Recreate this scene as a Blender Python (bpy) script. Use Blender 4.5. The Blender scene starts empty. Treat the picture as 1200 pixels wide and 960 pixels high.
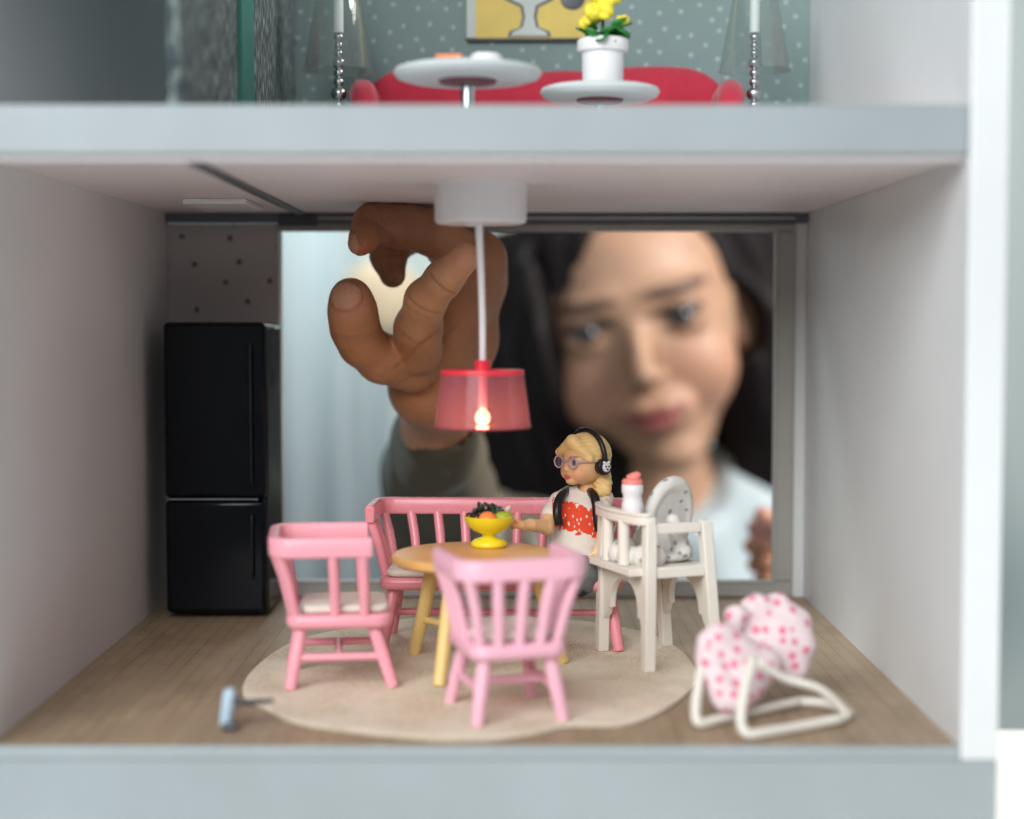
import bpy, bmesh, math, random
import numpy as np
from mathutils import Vector, Matrix, Euler
random.seed(7)
rng = np.random.RandomState(7)
K = 0.001                     # everything below is written in millimetres
SC = bpy.context.scene
COL = SC.collection
R = math.radians

# ------------------------------------------------------------------ camera
FPX = 1922.0                  # focal length in pixels of the 1200 wide photograph
CAMZ = 103.0
PITCH = math.atan((480 - 370) / FPX)
cam_d = bpy.data.cameras.new('camera')
cam_d.sensor_width = 36.0
cam_d.lens = FPX / 1200 * 36
cam_d.clip_start = 0.02
cam_d.clip_end = 50
cam_d.dof.use_dof = True
cam_d.dof.focus_distance = 0.515
cam_d.dof.aperture_fstop = 5.3
cam_d.dof.aperture_blades = 9
cam = bpy.data.objects.new('camera', cam_d)
cam.location = (0, 0, CAMZ * K)
cam.rotation_euler = (R(90) - PITCH, 0, 0)
COL.objects.link(cam)
SC.camera = cam

# ------------------------------------------------------------------ view, world, lamps
SC.view_settings.view_transform = 'Standard'
SC.view_settings.look = 'None'
SC.view_settings.exposure = 0.0
SC.view_settings.gamma = 1.0
SC.view_settings.use_curve_mapping = False
SC.cycles.use_denoising = True
SC.cycles.max_bounces = 10
SC.cycles.transparent_max_bounces = 16
SC.cycles.sample_clamp_indirect = 4
world = bpy.data.worlds.new('World')
SC.world = world
world.use_nodes = True
bg = world.node_tree.nodes['Background']
bg.inputs[0].default_value = (0.66, 0.74, 0.82, 1)
bg.inputs[1].default_value = 0.25

def area(name, loc, target, w, h, watts, col):
    d = bpy.data.lights.new(name, 'AREA')
    d.shape = 'RECTANGLE'; d.size = w * K; d.size_y = h * K
    d.energy = watts; d.color = col
    o = bpy.data.objects.new(name, d)
    o.location = Vector(loc) * K
    v = (Vector(target) - Vector(loc))
    o.rotation_euler = v.to_track_quat('-Z', 'Y').to_euler()
    COL.objects.link(o)
    return o
# a large window on the photographer's side, a second one to the right of the child, daylight on the far wall
area('window_light_front', (-330, -400, 540), (0, 500, 60), 800, 600, 14.0, (0.96, 0.97, 0.97))
area('window_light_side', (760, 560, 640), (110, 1040, 60), 420, 420, 16.5, (1.0, 0.95, 0.90))
area('window_light_far', (-500, 1900, 1500), (-300, 2600, 100), 1200, 900, 34, (0.93, 1.0, 0.98))

# ------------------------------------------------------------------ helpers
_ct, _st = math.cos(PITCH), math.sin(PITCH)
def at(px, py, Y):
    """the point of the place seen at a photograph pixel, at a distance Y (mm) in front of the camera"""
    u = (px - 600) / FPX; v = (480 - py) / FPX
    dx, dy, dz = u, _ct + v * _st, -_st + v * _ct
    return Vector((dx / dy * Y, Y, CAMZ + dz / dy * Y))
def mmpx(px, Y):              # a length in photograph pixels at distance Y, in mm
    return px * Y / FPX

class MB:
    """collects faces (mm, local to the thing)"""
    def __init__(s): s.v = []; s.f = []
    def add(s, v, f):
        n = len(s.v); s.v += [tuple(p) for p in v]; s.f += [tuple(i + n for i in q) for q in f]; return s
    def box(s, c, d, rot=None):
        x, y, z = d[0] / 2, d[1] / 2, d[2] / 2
        v = [Vector((a * x, b * y, e * z)) for a in (-1, 1) for b in (-1, 1) for e in (-1, 1)]
        if rot: m = Euler(rot).to_matrix(); v = [m @ p for p in v]
        v = [p + Vector(c) for p in v]
        return s.add(v, [(0, 1, 3, 2), (4, 6, 7, 5), (0, 4, 5, 1), (2, 3, 7, 6), (0, 2, 6, 4), (1, 5, 7, 3)])
    def box2(s, a, b):
        return s.box([(a[i] + b[i]) / 2 for i in range(3)], [abs(b[i] - a[i]) for i in range(3)])
    def tube(s, pts, rad, seg=16, caps=True, flat=None):
        pts = [Vector(p) for p in pts]
        if not hasattr(rad, '__len__'): rad = [rad] * len(pts)
        rings = []; up = None
        for i, p in enumerate(pts):
            t = (pts[min(i + 1, len(pts) - 1)] - pts[max(i - 1, 0)]).normalized()
            if up is None: up = Vector((0, 0, 1)) if abs(t.z) < 0.9 else Vector((0, 1, 0))
            a = t.cross(up)
            if a.length < 1e-6: a = t.cross(Vector((1, 0, 0)))
            a.normalize(); b = a.cross(t).normalized(); up = b
            rings.append([p + (a * math.cos(2 * math.pi * k / seg) * (flat or 1) + b * math.sin(2 * math.pi * k / seg)) * rad[i] for k in range(seg)])
        v = [q for r in rings for q in r]; f = []
        for i in range(len(rings) - 1):
            for k in range(seg):
                k2 = (k + 1) % seg
                f.append((i * seg + k, i * seg + k2, (i + 1) * seg + k2, (i + 1) * seg + k))
        if caps:
            f.append(tuple(range(seg))[::-1]); n = (len(rings) - 1) * seg; f.append(tuple(n + k for k in range(seg)))
        return s.add(v, f)
    def lathe(s, prof, c=(0, 0, 0), seg=48, sx=1, sy=1):
        v = []; f = []
        for (r, z) in prof:
            for k in range(seg):
                a = 2 * math.pi * k / seg
                v.append((c[0] + math.cos(a) * r * sx, c[1] + math.sin(a) * r * sy, c[2] + z))
        for i in range(len(prof) - 1):
            for k in range(seg):
                k2 = (k + 1) % seg
                f.append((i * seg + k, i * seg + k2, (i + 1) * seg + k2, (i + 1) * seg + k))
        if prof[0][0] > 1e-4: f.append(tuple(range(seg))[::-1])
        if prof[-1][0] > 1e-4: n = (len(prof) - 1) * seg; f.append(tuple(n + k for k in range(seg)))
        return s.add(v, f)
    def prism(s, poly, z0, z1):
        n = len(poly)
        v = [(p[0], p[1], z0) for p in poly] + [(p[0], p[1], z1) for p in poly]
        f = [tuple(range(n))[::-1], tuple(range(n, 2 * n))] + [(i, (i + 1) % n, n + (i + 1) % n, n + i) for i in range(n)]
        return s.add(v, f)
    def ribbon(s, pts, sec):
        """sweep the section (outward, up) along the path of (x, y, z)"""
        pts = [Vector(p) for p in pts]; m = len(sec); v = []; f = []
        for i, p in enumerate(pts):
            t = (pts[min(i + 1, len(pts) - 1)] - pts[max(i - 1, 0)]); t.z = 0; t.normalize()
            o = Vector((t.y, -t.x, 0))
            for (a, b) in sec: v.append(p + o * a + Vector((0, 0, b)))
        for i in range(len(pts) - 1):
            for k in range(m):
                k2 = (k + 1) % m
                f.append((i * m + k, i * m + k2, (i + 1) * m + k2, (i + 1) * m + k))
        f.append(tuple(range(m))[::-1]); n = (len(pts) - 1) * m; f.append(tuple(n + k for k in range(m)))
        return s.add(v, f)
    def ball(s, c, r, seg=20, rot=None):
        if not hasattr(r, '__len__'): r = (r, r, r)
        n = seg // 2; v = []; f = []
        M = Euler(rot).to_matrix() if rot else None
        for i in range(n + 1):
            th = math.pi * i / n
            for k in range(seg):
                a = 2 * math.pi * k / seg
                q = Vector((r[0] * math.sin(th) * math.cos(a), r[1] * math.sin(th) * math.sin(a), r[2] * math.cos(th)))
                if M: q = M @ q
                v.append(Vector(c) + q)
        for i in range(n):
            for k in range(seg):
                k2 = (k + 1) % seg
                f.append((i * seg + k, (i + 1) * seg + k, (i + 1) * seg + k2, i * seg + k2))
        return s.add(v, f)

def link_mesh(name, me, m, parent=None, smooth=40):
    o = bpy.data.objects.new(name, me); COL.objects.link(o)
    if m: me.materials.append(m)
    if parent is not None: o.parent = parent
    if smooth:
        me.polygons.foreach_set('use_smooth', [True] * len(me.polygons))
        if smooth < 180:
            try: me.set_sharp_from_angle(angle=R(smooth))
            except Exception: pass
    return o
def build(name, mb, m, parent=None, bevel=0, smooth=40, sub=0, origin=None, solid=0):
    off = Vector(origin) if origin is not None else Vector((0, 0, 0))
    me = bpy.data.meshes.new(name)
    me.from_pydata([((p[0] - off.x) * K, (p[1] - off.y) * K, (p[2] - off.z) * K) for p in mb.v], [], mb.f)
    bm = bmesh.new(); bm.from_mesh(me)
    bmesh.ops.remove_doubles(bm, verts=bm.verts, dist=1e-7)
    bmesh.ops.recalc_face_normals(bm, faces=bm.faces)
    bm.to_mesh(me); bm.free()
    o = link_mesh(name, me, m, parent, 180 if sub else smooth)
    if origin is not None: o.location = off * K
    if solid:
        md = o.modifiers.new('solid', 'SOLIDIFY'); md.thickness = solid * K; md.offset = 0
    if bevel:
        md = o.modifiers.new('bevel', 'BEVEL'); md.width = bevel * K; md.segments = 3; md.limit_method = 'ANGLE'; md.angle_limit = R(35)
        md.harden_normals = False
    if sub:
        md = o.modifiers.new('sub', 'SUBSURF'); md.levels = sub; md.render_levels = sub
    return o
def tag(o, label=None, cat=None, group=None, kind=None):
    if label: o['label'] = label
    if cat: o['category'] = cat
    if group: o['group'] = group
    if kind: o['kind'] = kind
    return o
def thing(name, loc, rz, label, cat, group=None):
    o = bpy.data.objects.new(name, None); COL.objects.link(o)
    o.empty_display_size = 0.01
    o.location = Vector(loc) * K; o.rotation_euler = (0, 0, rz)
    return tag(o, label, cat, group)
def copy_tree(o, parent=None):
    c = o.copy(); COL.objects.link(c)
    if parent is not None: c.parent = parent
    for ch in list(o.children): copy_tree(ch, c)
    return c

# ---- implicit surfaces, meshed by surface nets
def smin(a, b, k):
    h = np.clip(0.5 + 0.5 * (b - a) / k, 0, 1)
    return b + (a - b) * h - k * h * (1 - h)
def smax(a, b, k): return -smin(-a, -b, k)
def cap(P, a, b, ra, rb=None):
    rb = ra if rb is None else rb
    a = np.array(a, np.float32); b = np.array(b, np.float32); ab = b - a; L = float(ab @ ab) + 1e-9
    dx, dy, dz = P[0] - a[0], P[1] - a[1], P[2] - a[2]
    t = np.clip((dx * ab[0] + dy * ab[1] + dz * ab[2]) / L, 0, 1)
    return np.sqrt((dx - t * ab[0]) ** 2 + (dy - t * ab[1]) ** 2 + (dz - t * ab[2]) ** 2) - (ra + (rb - ra) * t)
def ell(P, c, r, rot=None):
    dx, dy, dz = P[0] - c[0], P[1] - c[1], P[2] - c[2]
    if rot is not None:
        m = np.array(Euler(rot).to_matrix().transposed(), np.float32)
        dx, dy, dz = (m[0, 0] * dx + m[0, 1] * dy + m[0, 2] * dz, m[1, 0] * dx + m[1, 1] * dy + m[1, 2] * dz, m[2, 0] * dx + m[2, 1] * dy + m[2, 2] * dz)
    k0 = np.sqrt((dx / r[0]) ** 2 + (dy / r[1]) ** 2 + (dz / r[2]) ** 2)
    k1 = np.sqrt((dx / r[0] ** 2) ** 2 + (dy / r[1] ** 2) ** 2 + (dz / r[2] ** 2) ** 2) + 1e-9
    return k0 * (k0 - 1) / k1
def chain(P, pts, k=2.0):
    """pts: (x, y, z, r) ...; a smoothly joined chain of tapered segments"""
    d = None
    for p, q in zip(pts[:-1], pts[1:]):
        e = cap(P, p[:3], q[:3], p[3], q[3])
        d = e if d is None else smin(d, e, k)
    return d
def surface(fn, lo, hi, h):
    ax = [np.arange(lo[i], hi[i] + h, h, dtype=np.float32) for i in range(3)]
    X, Y, Z = np.meshgrid(*ax, indexing='ij', sparse=False)
    F = fn((X, Y, Z)).astype(np.float32)
    S = F < 0
    n = [a.size for a in ax]
    c = [m - 1 for m in n]
    acc = np.zeros(c + [3], np.float32); cnt = np.zeros(c, np.float32)
    base = np.indices(c).astype(np.float32)
    for axis in range(3):
        o1, o2 = [a for a in range(3) if a != axis]
        for i in (0, 1):
            for j in (0, 1):
                s0 = [slice(0, -1)] * 3; s0[o1] = slice(i, i + c[o1]); s0[o2] = slice(j, j + c[o2])
                s1 = list(s0); s1[axis] = slice(1, None)
                a, b = F[tuple(s0)], F[tuple(s1)]
                m = (a < 0) != (b < 0)
                t = np.where(m, a / np.where(m, a - b, 1), 0)
                cnt += m
                acc[..., axis] += t * m
                acc[..., o1] += i * m; acc[..., o2] += j * m
    act = cnt > 0
    idx = -np.ones(c, np.int64); idx[act] = np.arange(act.sum())
    pos = np.stack([base[k][act] for k in range(3)], 1) + acc[act] / cnt[act][:, None]
    verts = pos * h + np.array([ax[0][0], ax[1][0], ax[2][0]])
    quads = []
    for axis in range(3):
        o1, o2 = [(1, 2), (2, 0), (0, 1)][axis]
        s0 = [slice(0, None)] * 3; s0[axis] = slice(0, -1)
        s1 = [slice(0, None)] * 3; s1[axis] = slice(1, None)
        a, b = S[tuple(s0)], S[tuple(s1)]
        m = a != b
        ii = np.argwhere(m)
        ok = (ii[:, o1] > 0) & (ii[:, o2] > 0) & (ii[:, o1] < c[o1]) & (ii[:, o2] < c[o2])
        ii = ii[ok]; flip = ~a[tuple(ii.T)]
        def at_(d1, d2):
            q = ii.copy(); q[:, o1] -= d1; q[:, o2] -= d2
            return idx[tuple(q.T)]
        q = np.stack([at_(1, 1), at_(0, 1), at_(0, 0), at_(1, 0)], 1)
        q[flip] = q[flip][:, ::-1]
        quads.append(q)
    return verts, np.concatenate(quads)
def np_mesh(name, verts, quads, m, parent=None, off=(0, 0, 0), relax=2):
    v = verts.copy()
    for _ in range(relax):
        s = np.zeros_like(v); n = np.zeros(len(v))
        for a, b in ((0, 1), (1, 2), (2, 3), (3, 0)):
            np.add.at(s, quads[:, a], v[quads[:, b]]); np.add.at(n, quads[:, a], 1)
            np.add.at(s, quads[:, b], v[quads[:, a]]); np.add.at(n, quads[:, b], 1)
        v = v * 0.5 + 0.5 * s / np.maximum(n, 1)[:, None]
    me = bpy.data.meshes.new(name)
    vv = (v - np.array(off)) * K
    me.vertices.add(len(vv)); me.vertices.foreach_set('co', vv.ravel())
    me.loops.add(quads.size); me.loops.foreach_set('vertex_index', quads.ravel().astype(np.int32))
    me.polygons.add(len(quads)); me.polygons.foreach_set('loop_start', np.arange(0, quads.size, 4, dtype=np.int32))
    me.update(calc_edges=True); me.validate()
    return link_mesh(name, me, m, parent, 180), v
def sdf_obj(name, fn, lo, hi, h, m, parent=None, off=(0, 0, 0), relax=2):
    v, q = surface(fn, lo, hi, h)
    return np_mesh(name, v, q, m, parent, off, relax)
def normals(v, q):
    n = np.zeros_like(v)
    fn = np.cross(v[q[:, 2]] - v[q[:, 0]], v[q[:, 3]] - v[q[:, 1]])
    for k in range(4): np.add.at(n, q[:, k], fn)
    return n / (np.linalg.norm(n, axis=1)[:, None] + 1e-9)

# ---- materials
def s2l(c):
    return tuple(((x / 255) / 12.92 if x / 255 <= 0.04045 else ((x / 255 + 0.055) / 1.055) ** 2.4) for x in c)
def mat(name, col, rough=0.5, var=0.08, vscale=60, bump=0.0, bscale=400, spec=0.5, sss=0.0, ssr=(1, 0.4, 0.2), metal=0, coat=0, trans=0, alpha=1, coltex=None, sheen=0, sscale=0.002):
    """base colour (linear), uneven by `var`, with a fine relief"""
    m = bpy.data.materials.new(name); m.use_nodes = True
    nt = m.node_tree; b = nt.nodes['Principled BSDF']
    N = lambda t, **k: nt.nodes.new(t)
    tc = N('ShaderNodeTexCoord'); L = nt.links.new
    b.inputs['Roughness'].default_value = rough
    b.inputs['Specular IOR Level'].default_value = spec
    b.inputs['Metallic'].default_value = metal
    b.inputs['Coat Weight'].default_value = coat
    b.inputs['Transmission Weight'].default_value = trans
    b.inputs['Alpha'].default_value = alpha
    b.inputs['Sheen Weight'].default_value = sheen
    if sss:
        b.inputs['Subsurface Weight'].default_value = sss
        b.inputs['Subsurface Radius'].default_value = ssr
        b.inputs['Subsurface Scale'].default_value = sscale
    no = N('ShaderNodeTexNoise'); no.inputs['Scale'].default_value = vscale; no.inputs['Detail'].default_value = 5
    L(tc.outputs['Object'], no.inputs['Vector'])
    mp = N('ShaderNodeMapRange'); mp.inputs['To Min'].default_value = 1 - var; mp.inputs['To Max'].default_value = 1 + var
    mp.inputs['From Min'].default_value = 0.25; mp.inputs['From Max'].default_value = 0.75
    L(no.outputs['Fac'], mp.inputs['Value'])
    mx = N('ShaderNodeVectorMath'); mx.operation = 'SCALE'
    if coltex: L(coltex(nt, tc), mx.inputs[0])
    else: mx.inputs[0].default_value = col[:3]
    L(mp.outputs[0], mx.inputs['Scale']); L(mx.outputs[0], b.inputs['Base Color'])
    r2 = N('ShaderNodeMapRange'); r2.inputs['To Min'].default_value = max(rough - 0.07, 0.02); r2.inputs['To Max'].default_value = min(rough + 0.07, 1)
    n2 = N('ShaderNodeTexNoise'); n2.inputs['Scale'].default_value = vscale * 3
    L(tc.outputs['Object'], n2.inputs['Vector']); L(n2.outputs['Fac'], r2.inputs['Value']); L(r2.outputs[0], b.inputs['Roughness'])
    if bump:
        nb = N('ShaderNodeTexNoise'); nb.inputs['Scale'].default_value = bscale; nb.inputs['Detail'].default_value = 8
        L(tc.outputs['Object'], nb.inputs['Vector'])
        bp = N('ShaderNodeBump'); bp.inputs['Strength'].default_value = bump; bp.inputs['Distance'].default_value = 0.0004
        if name == 'child_skin':          # pores and the fine net of lines of skin
            vz = vor(nt, maprot(nt, tc.outputs['Object'], (.3, .4, .2), (1, 1, .55)), 1000, 1.0); vz2 = vor(nt, maprot(nt, tc.outputs['Object'], (.9, .1, .7), (1, .5, 1)), 620, 1.0)
            m1 = nt.nodes.new('ShaderNodeMath'); m1.operation = 'ADD'; L(vz.outputs['Distance'], m1.inputs[0]); L(vz2.outputs['Distance'], m1.inputs[1])
            m3 = nt.nodes.new('ShaderNodeMath'); m3.operation = 'MULTIPLY_ADD'; m3.inputs[1].default_value = 1.2; L(nb.outputs['Fac'], m3.inputs[0]); L(m1.outputs[0], m3.inputs[2])
            L(m3.outputs[0], bp.inputs['Height'])
        else: L(nb.outputs['Fac'], bp.inputs['Height'])
        L(bp.outputs[0], b.inputs['Normal'])
    return m
def ramp2(nt, fac, c0, c1, p0=0.45, p1=0.55):
    r = nt.nodes.new('ShaderNodeValToRGB')
    r.color_ramp.elements[0].position = p0; r.color_ramp.elements[0].color = (*c0, 1)
    r.color_ramp.elements[1].position = p1; r.color_ramp.elements[1].color = (*c1, 1)
    nt.links.new(fac, r.inputs['Fac']); return r.outputs['Color']
def vor(nt, vec, scale, rand=0.5, feature='F1'):
    v = nt.nodes.new('ShaderNodeTexVoronoi'); v.inputs['Scale'].default_value = scale; v.inputs['Randomness'].default_value = rand
    v.feature = feature
    nt.links.new(vec, v.inputs['Vector']); return v
def maprot(nt, vec, rot=(0, 0, 0), scale=(1, 1, 1)):
    m = nt.nodes.new('ShaderNodeMapping'); m.inputs['Rotation'].default_value = rot; m.inputs['Scale'].default_value = scale
    nt.links.new(vec, m.inputs['Vector']); return m.outputs['Vector']
def mixc(nt, fac, a, b):
    m = nt.nodes.new('ShaderNodeMix'); m.data_type = 'RGBA'
    nt.links.new(fac, m.inputs['Factor'])
    for s, x in ((m.inputs['A'], a), (m.inputs['B'], b)):
        if isinstance(x, tuple): s.default_value = (*x[:3], 1)
        else: nt.links.new(x, s)
    return m.outputs['Result']
def thresh(nt, fac, lo, hi):
    m = nt.nodes.new('ShaderNodeMapRange'); m.inputs['From Min'].default_value = lo; m.inputs['From Max'].default_value = hi
    nt.links.new(fac, m.inputs['Value']); return m.outputs[0]

def dots_tex(base, dot, scale, size, rand=0.45):
    def f(nt, tc):
        sx_ = nt.nodes.new('ShaderNodeSeparateXYZ'); cx_ = nt.nodes.new('ShaderNodeCombineXYZ')
        nt.links.new(maprot(nt, tc.outputs['Object'], (0, R(38), 0)), sx_.inputs[0])
        nt.links.new(sx_.outputs['X'], cx_.inputs['X']); nt.links.new(sx_.outputs['Z'], cx_.inputs['Y'])
        v = vor(nt, cx_.outputs[0], scale, rand); v.voronoi_dimensions = '2D'
        n = nt.nodes.new('ShaderNodeTexNoise'); n.inputs['Scale'].default_value = scale * 6
        nt.links.new(tc.outputs['Object'], n.inputs['Vector'])
        a = nt.nodes.new('ShaderNodeMath'); a.operation = 'MULTIPLY_ADD'; a.inputs[1].default_value = 0.12
        nt.links.new(n.outputs['Fac'], a.inputs[0]); nt.links.new(v.outputs['Distance'], a.inputs[2])
        return mixc(nt, thresh(nt, a.outputs[0], size + 0.03, size + 0.09), dot, base)
    return f
def parquet_tex(nt, tc):
    b = nt.nodes.new('ShaderNodeTexBrick'); b.offset = 0.5
    nt.links.new(maprot(nt, tc.outputs['Object'], (0, 0, R(90))), b.inputs['Vector'])
    b.inputs['Scale'].default_value = 60; b.inputs['Mortar Size'].default_value = 0.014; b.inputs['Brick Width'].default_value = 0.9; b.inputs['Row Height'].default_value = 0.25
    b.inputs['Color1'].default_value = (0.36, 0.26, 0.165, 1); b.inputs['Color2'].default_value = (0.29, 0.21, 0.135, 1); b.inputs['Mortar'].default_value = (0.19, 0.135, 0.09, 1)
    n = nt.nodes.new('ShaderNodeTexNoise'); n.inputs['Scale'].default_value = 120; n.inputs['Detail'].default_value = 6
    nt.links.new(maprot(nt, tc.outputs['Object'], (0, 0, 0), (1, 0.12, 1)), n.inputs['Vector'])
    return mixc(nt, thresh(nt, n.outputs['Fac'], 0.35, 0.8), b.outputs['Color'], (0.40, 0.30, 0.20))
def rug_tex(nt, tc):
    v = vor(nt, tc.outputs['Object'], 900, 0.6)
    w = nt.nodes.new('ShaderNodeTexNoise'); w.inputs['Scale'].default_value = 45
    nt.links.new(tc.outputs['Object'], w.inputs['Vector'])
    a = mixc(nt, v.outputs['Distance'], (0.95, 0.85, 0.66), (0.46, 0.38, 0.27))
    return mixc(nt, thresh(nt, w.outputs['Fac'], 0.35, 0.7), a, (0.86, 0.78, 0.64))
def weave_dark(nt, tc):
    n = nt.nodes.new('ShaderNodeTexNoise'); n.inputs['Scale'].default_value = 600
    nt.links.new(maprot(nt, tc.outputs['Object'], (0, 0, 0), (1, 1, 0.4)), n.inputs['Vector'])
    return ramp2(nt, n.outputs['Fac'], (0.02, 0.035, 0.045), (0.20, 0.26, 0.24), 0.45, 0.72)

M = {}
M['white'] = mat('white_laminate', (0.72, 0.75, 0.76), 0.42, 0.07, 14, 0.05, 900)
M['front_edge'] = mat('painted_board_edge', (0.31, 0.355, 0.37), 0.5, 0.08, 25, 0.08, 700)
M['ceiling'] = mat('ceiling_board', (0.78, 0.75, 0.77), 0.5, 0.04, 18, 0.04, 900)
M['track'] = mat('dark_track', (0.11, 0.13, 0.155), 0.4, 0.1, 60)
M['frame_grey'] = mat('grey_window_frame', (0.38, 0.38, 0.36), 0.45, 0.06, 40, 0.05, 700)
M['floor'] = mat('parquet_print', (0.3, 0.22, 0.15), 0.5, 0.08, 30, 0.1, 900, coltex=parquet_tex)
M['rug'] = mat('woven_rug', (0.5, 0.42, 0.33), 0.95, 0.05, 60, 0.9, 2200, spec=0.1, coltex=rug_tex)
M['wall_up'] = mat('green_dotted_wallpaper', (0.1, 0.16, 0.15), 0.7, 0.06, 30, 0.1, 900, coltex=dots_tex((0.195, 0.27, 0.265), (0.36, 0.44, 0.43), 150, 0.12))
M['wall_bird'] = mat('grey_print_wallpaper', (0.4, 0.4, 0.4), 0.7, 0.05, 20, 0.1, 900, coltex=dots_tex((0.50, 0.48, 0.48), (0.10, 0.10, 0.11), 88, 0.09, 0.8))
M['wall_dark'] = mat('dark_grained_wallpaper', (0.03, 0.05, 0.06), 0.75, 0.1, 40, 0.3, 900, coltex=weave_dark)
M['teal'] = mat('teal_paint', (0.005, 0.13, 0.11), 0.45, 0.05)
M['pink'] = mat('pink_plastic', (0.86, 0.37, 0.44), 0.30, 0.05, 60, 0.12, 350, sss=0.15, ssr=(1, 0.5, 0.5), sscale=0.0012)
M['pink_b'] = mat('pink_plastic_pale', (0.86, 0.47, 0.57), 0.32, 0.05, 60, 0.12, 350, sss=0.15, ssr=(1, 0.5, 0.5), sscale=0.0012)
M['pink_c'] = mat('coral_pink_plastic', (0.84, 0.30, 0.35), 0.28, 0.05, 60, 0.12, 350, sss=0.15, ssr=(1, 0.5, 0.5), sscale=0.0012)
M['cushion'] = mat('cream_felt', (0.72, 0.66, 0.58), 0.95, 0.06, 150, 0.6, 1800, spec=0.1, sheen=0.2)
M['ochre'] = mat('ochre_wood_paint', (0.70, 0.40, 0.14), 0.38, 0.08, 40, 0.05, 700)
M['yellow_leg'] = mat('pale_yellow_paint', (0.82, 0.58, 0.22), 0.4, 0.05, 40, 0.05, 700)
M['bowl'] = mat('yellow_plastic', (0.80, 0.66, 0.02), 0.3, 0.03, 40, sss=0.2, ssr=(1, 0.8, 0.2), sscale=0.001)
M['cream'] = mat('white_painted_wood', (0.80, 0.76, 0.68), 0.45, 0.04, 60, 0.1, 500)
M['black_gloss'] = mat('black_gloss', (0.003, 0.005, 0.008), 0.16, 0.1, 30, spec=0.22)
M['chrome'] = mat('chrome', (0.50, 0.53, 0.54), 0.2, 0.03, 60, metal=1)
M['white_plastic'] = mat('white_plastic', (0.80, 0.79, 0.80), 0.4, 0.02, 40, sss=0.15, ssr=(1, 1, 1), sscale=0.001)
M['red_fabric'] = mat('red_fabric', (0.50, 0.035, 0.065), 0.85, 0.12, 120, 0.8, 1500, spec=0.15, sheen=0.3)
M['table_white'] = mat('table_white', (0.62, 0.68, 0.68), 0.35, 0.03)
M['wine'] = mat('wine_red_plastic', (0.16, 0.02, 0.035), 0.45, 0.1)
M['green'] = mat('leaf_green', (0.02, 0.19, 0.03), 0.5, 0.3, 300, 0.3)
M['green_dark'] = mat('dark_leaf', (0.02, 0.055, 0.03), 0.5, 0.3, 300, 0.3)
M['flower'] = mat('yellow_petals', (0.86, 0.72, 0.05), 0.55, 0.12, 200)
M['orange'] = mat('orange_fruit', (0.85, 0.24, 0.06), 0.45, 0.06, 300, 0.3, 1500)
M['lime'] = mat('lime_fruit', (0.30, 0.42, 0.02), 0.4, 0.15, 200, 0.2)
M['plum'] = mat('dark_fruit', (0.03, 0.012, 0.015), 0.35, 0.1)
M['doll_skin'] = mat('doll_skin', (0.84, 0.53, 0.30), 0.42, 0.03, 60, sss=0.3, ssr=(1, 0.5, 0.3), sscale=0.0012)
M['doll_hair'] = mat('doll_blond', (0.90, 0.64, 0.26), 0.4, 0.10, 250, 0.25, 700)
M['grey_cloth'] = mat('grey_trousers', (0.13, 0.14, 0.14), 0.85, 0.12, 200, 0.4, 1500)
M['black_plastic'] = mat('black_plastic', (0.008, 0.008, 0.01), 0.38, 0.1)
M['lens'] = mat('lilac_lens', (0.75, 0.62, 0.78), 0.1, 0.02, trans=0.6, alpha=0.16)
M['clear_frame'] = mat('pinkish_frame', (0.80, 0.62, 0.62), 0.15, 0.02, trans=0.4)
M['pale_blue'] = mat('pale_blue_plastic', (0.45, 0.60, 0.72), 0.4, 0.04)
M['dark_grey'] = mat('dark_grey', (0.06, 0.065, 0.08), 0.4, 0.05)
M['picture_yellow'] = mat('picture_yellow', (0.66, 0.50, 0.12), 0.6, 0.12, 60)
M['picture_white'] = mat('picture_white', (0.50, 0.55, 0.52), 0.6, 0.08, 60)
M['coral'] = mat('coral_cap', (0.86, 0.25, 0.22), 0.4, 0.04, sss=0.2, sscale=0.001)
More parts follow.
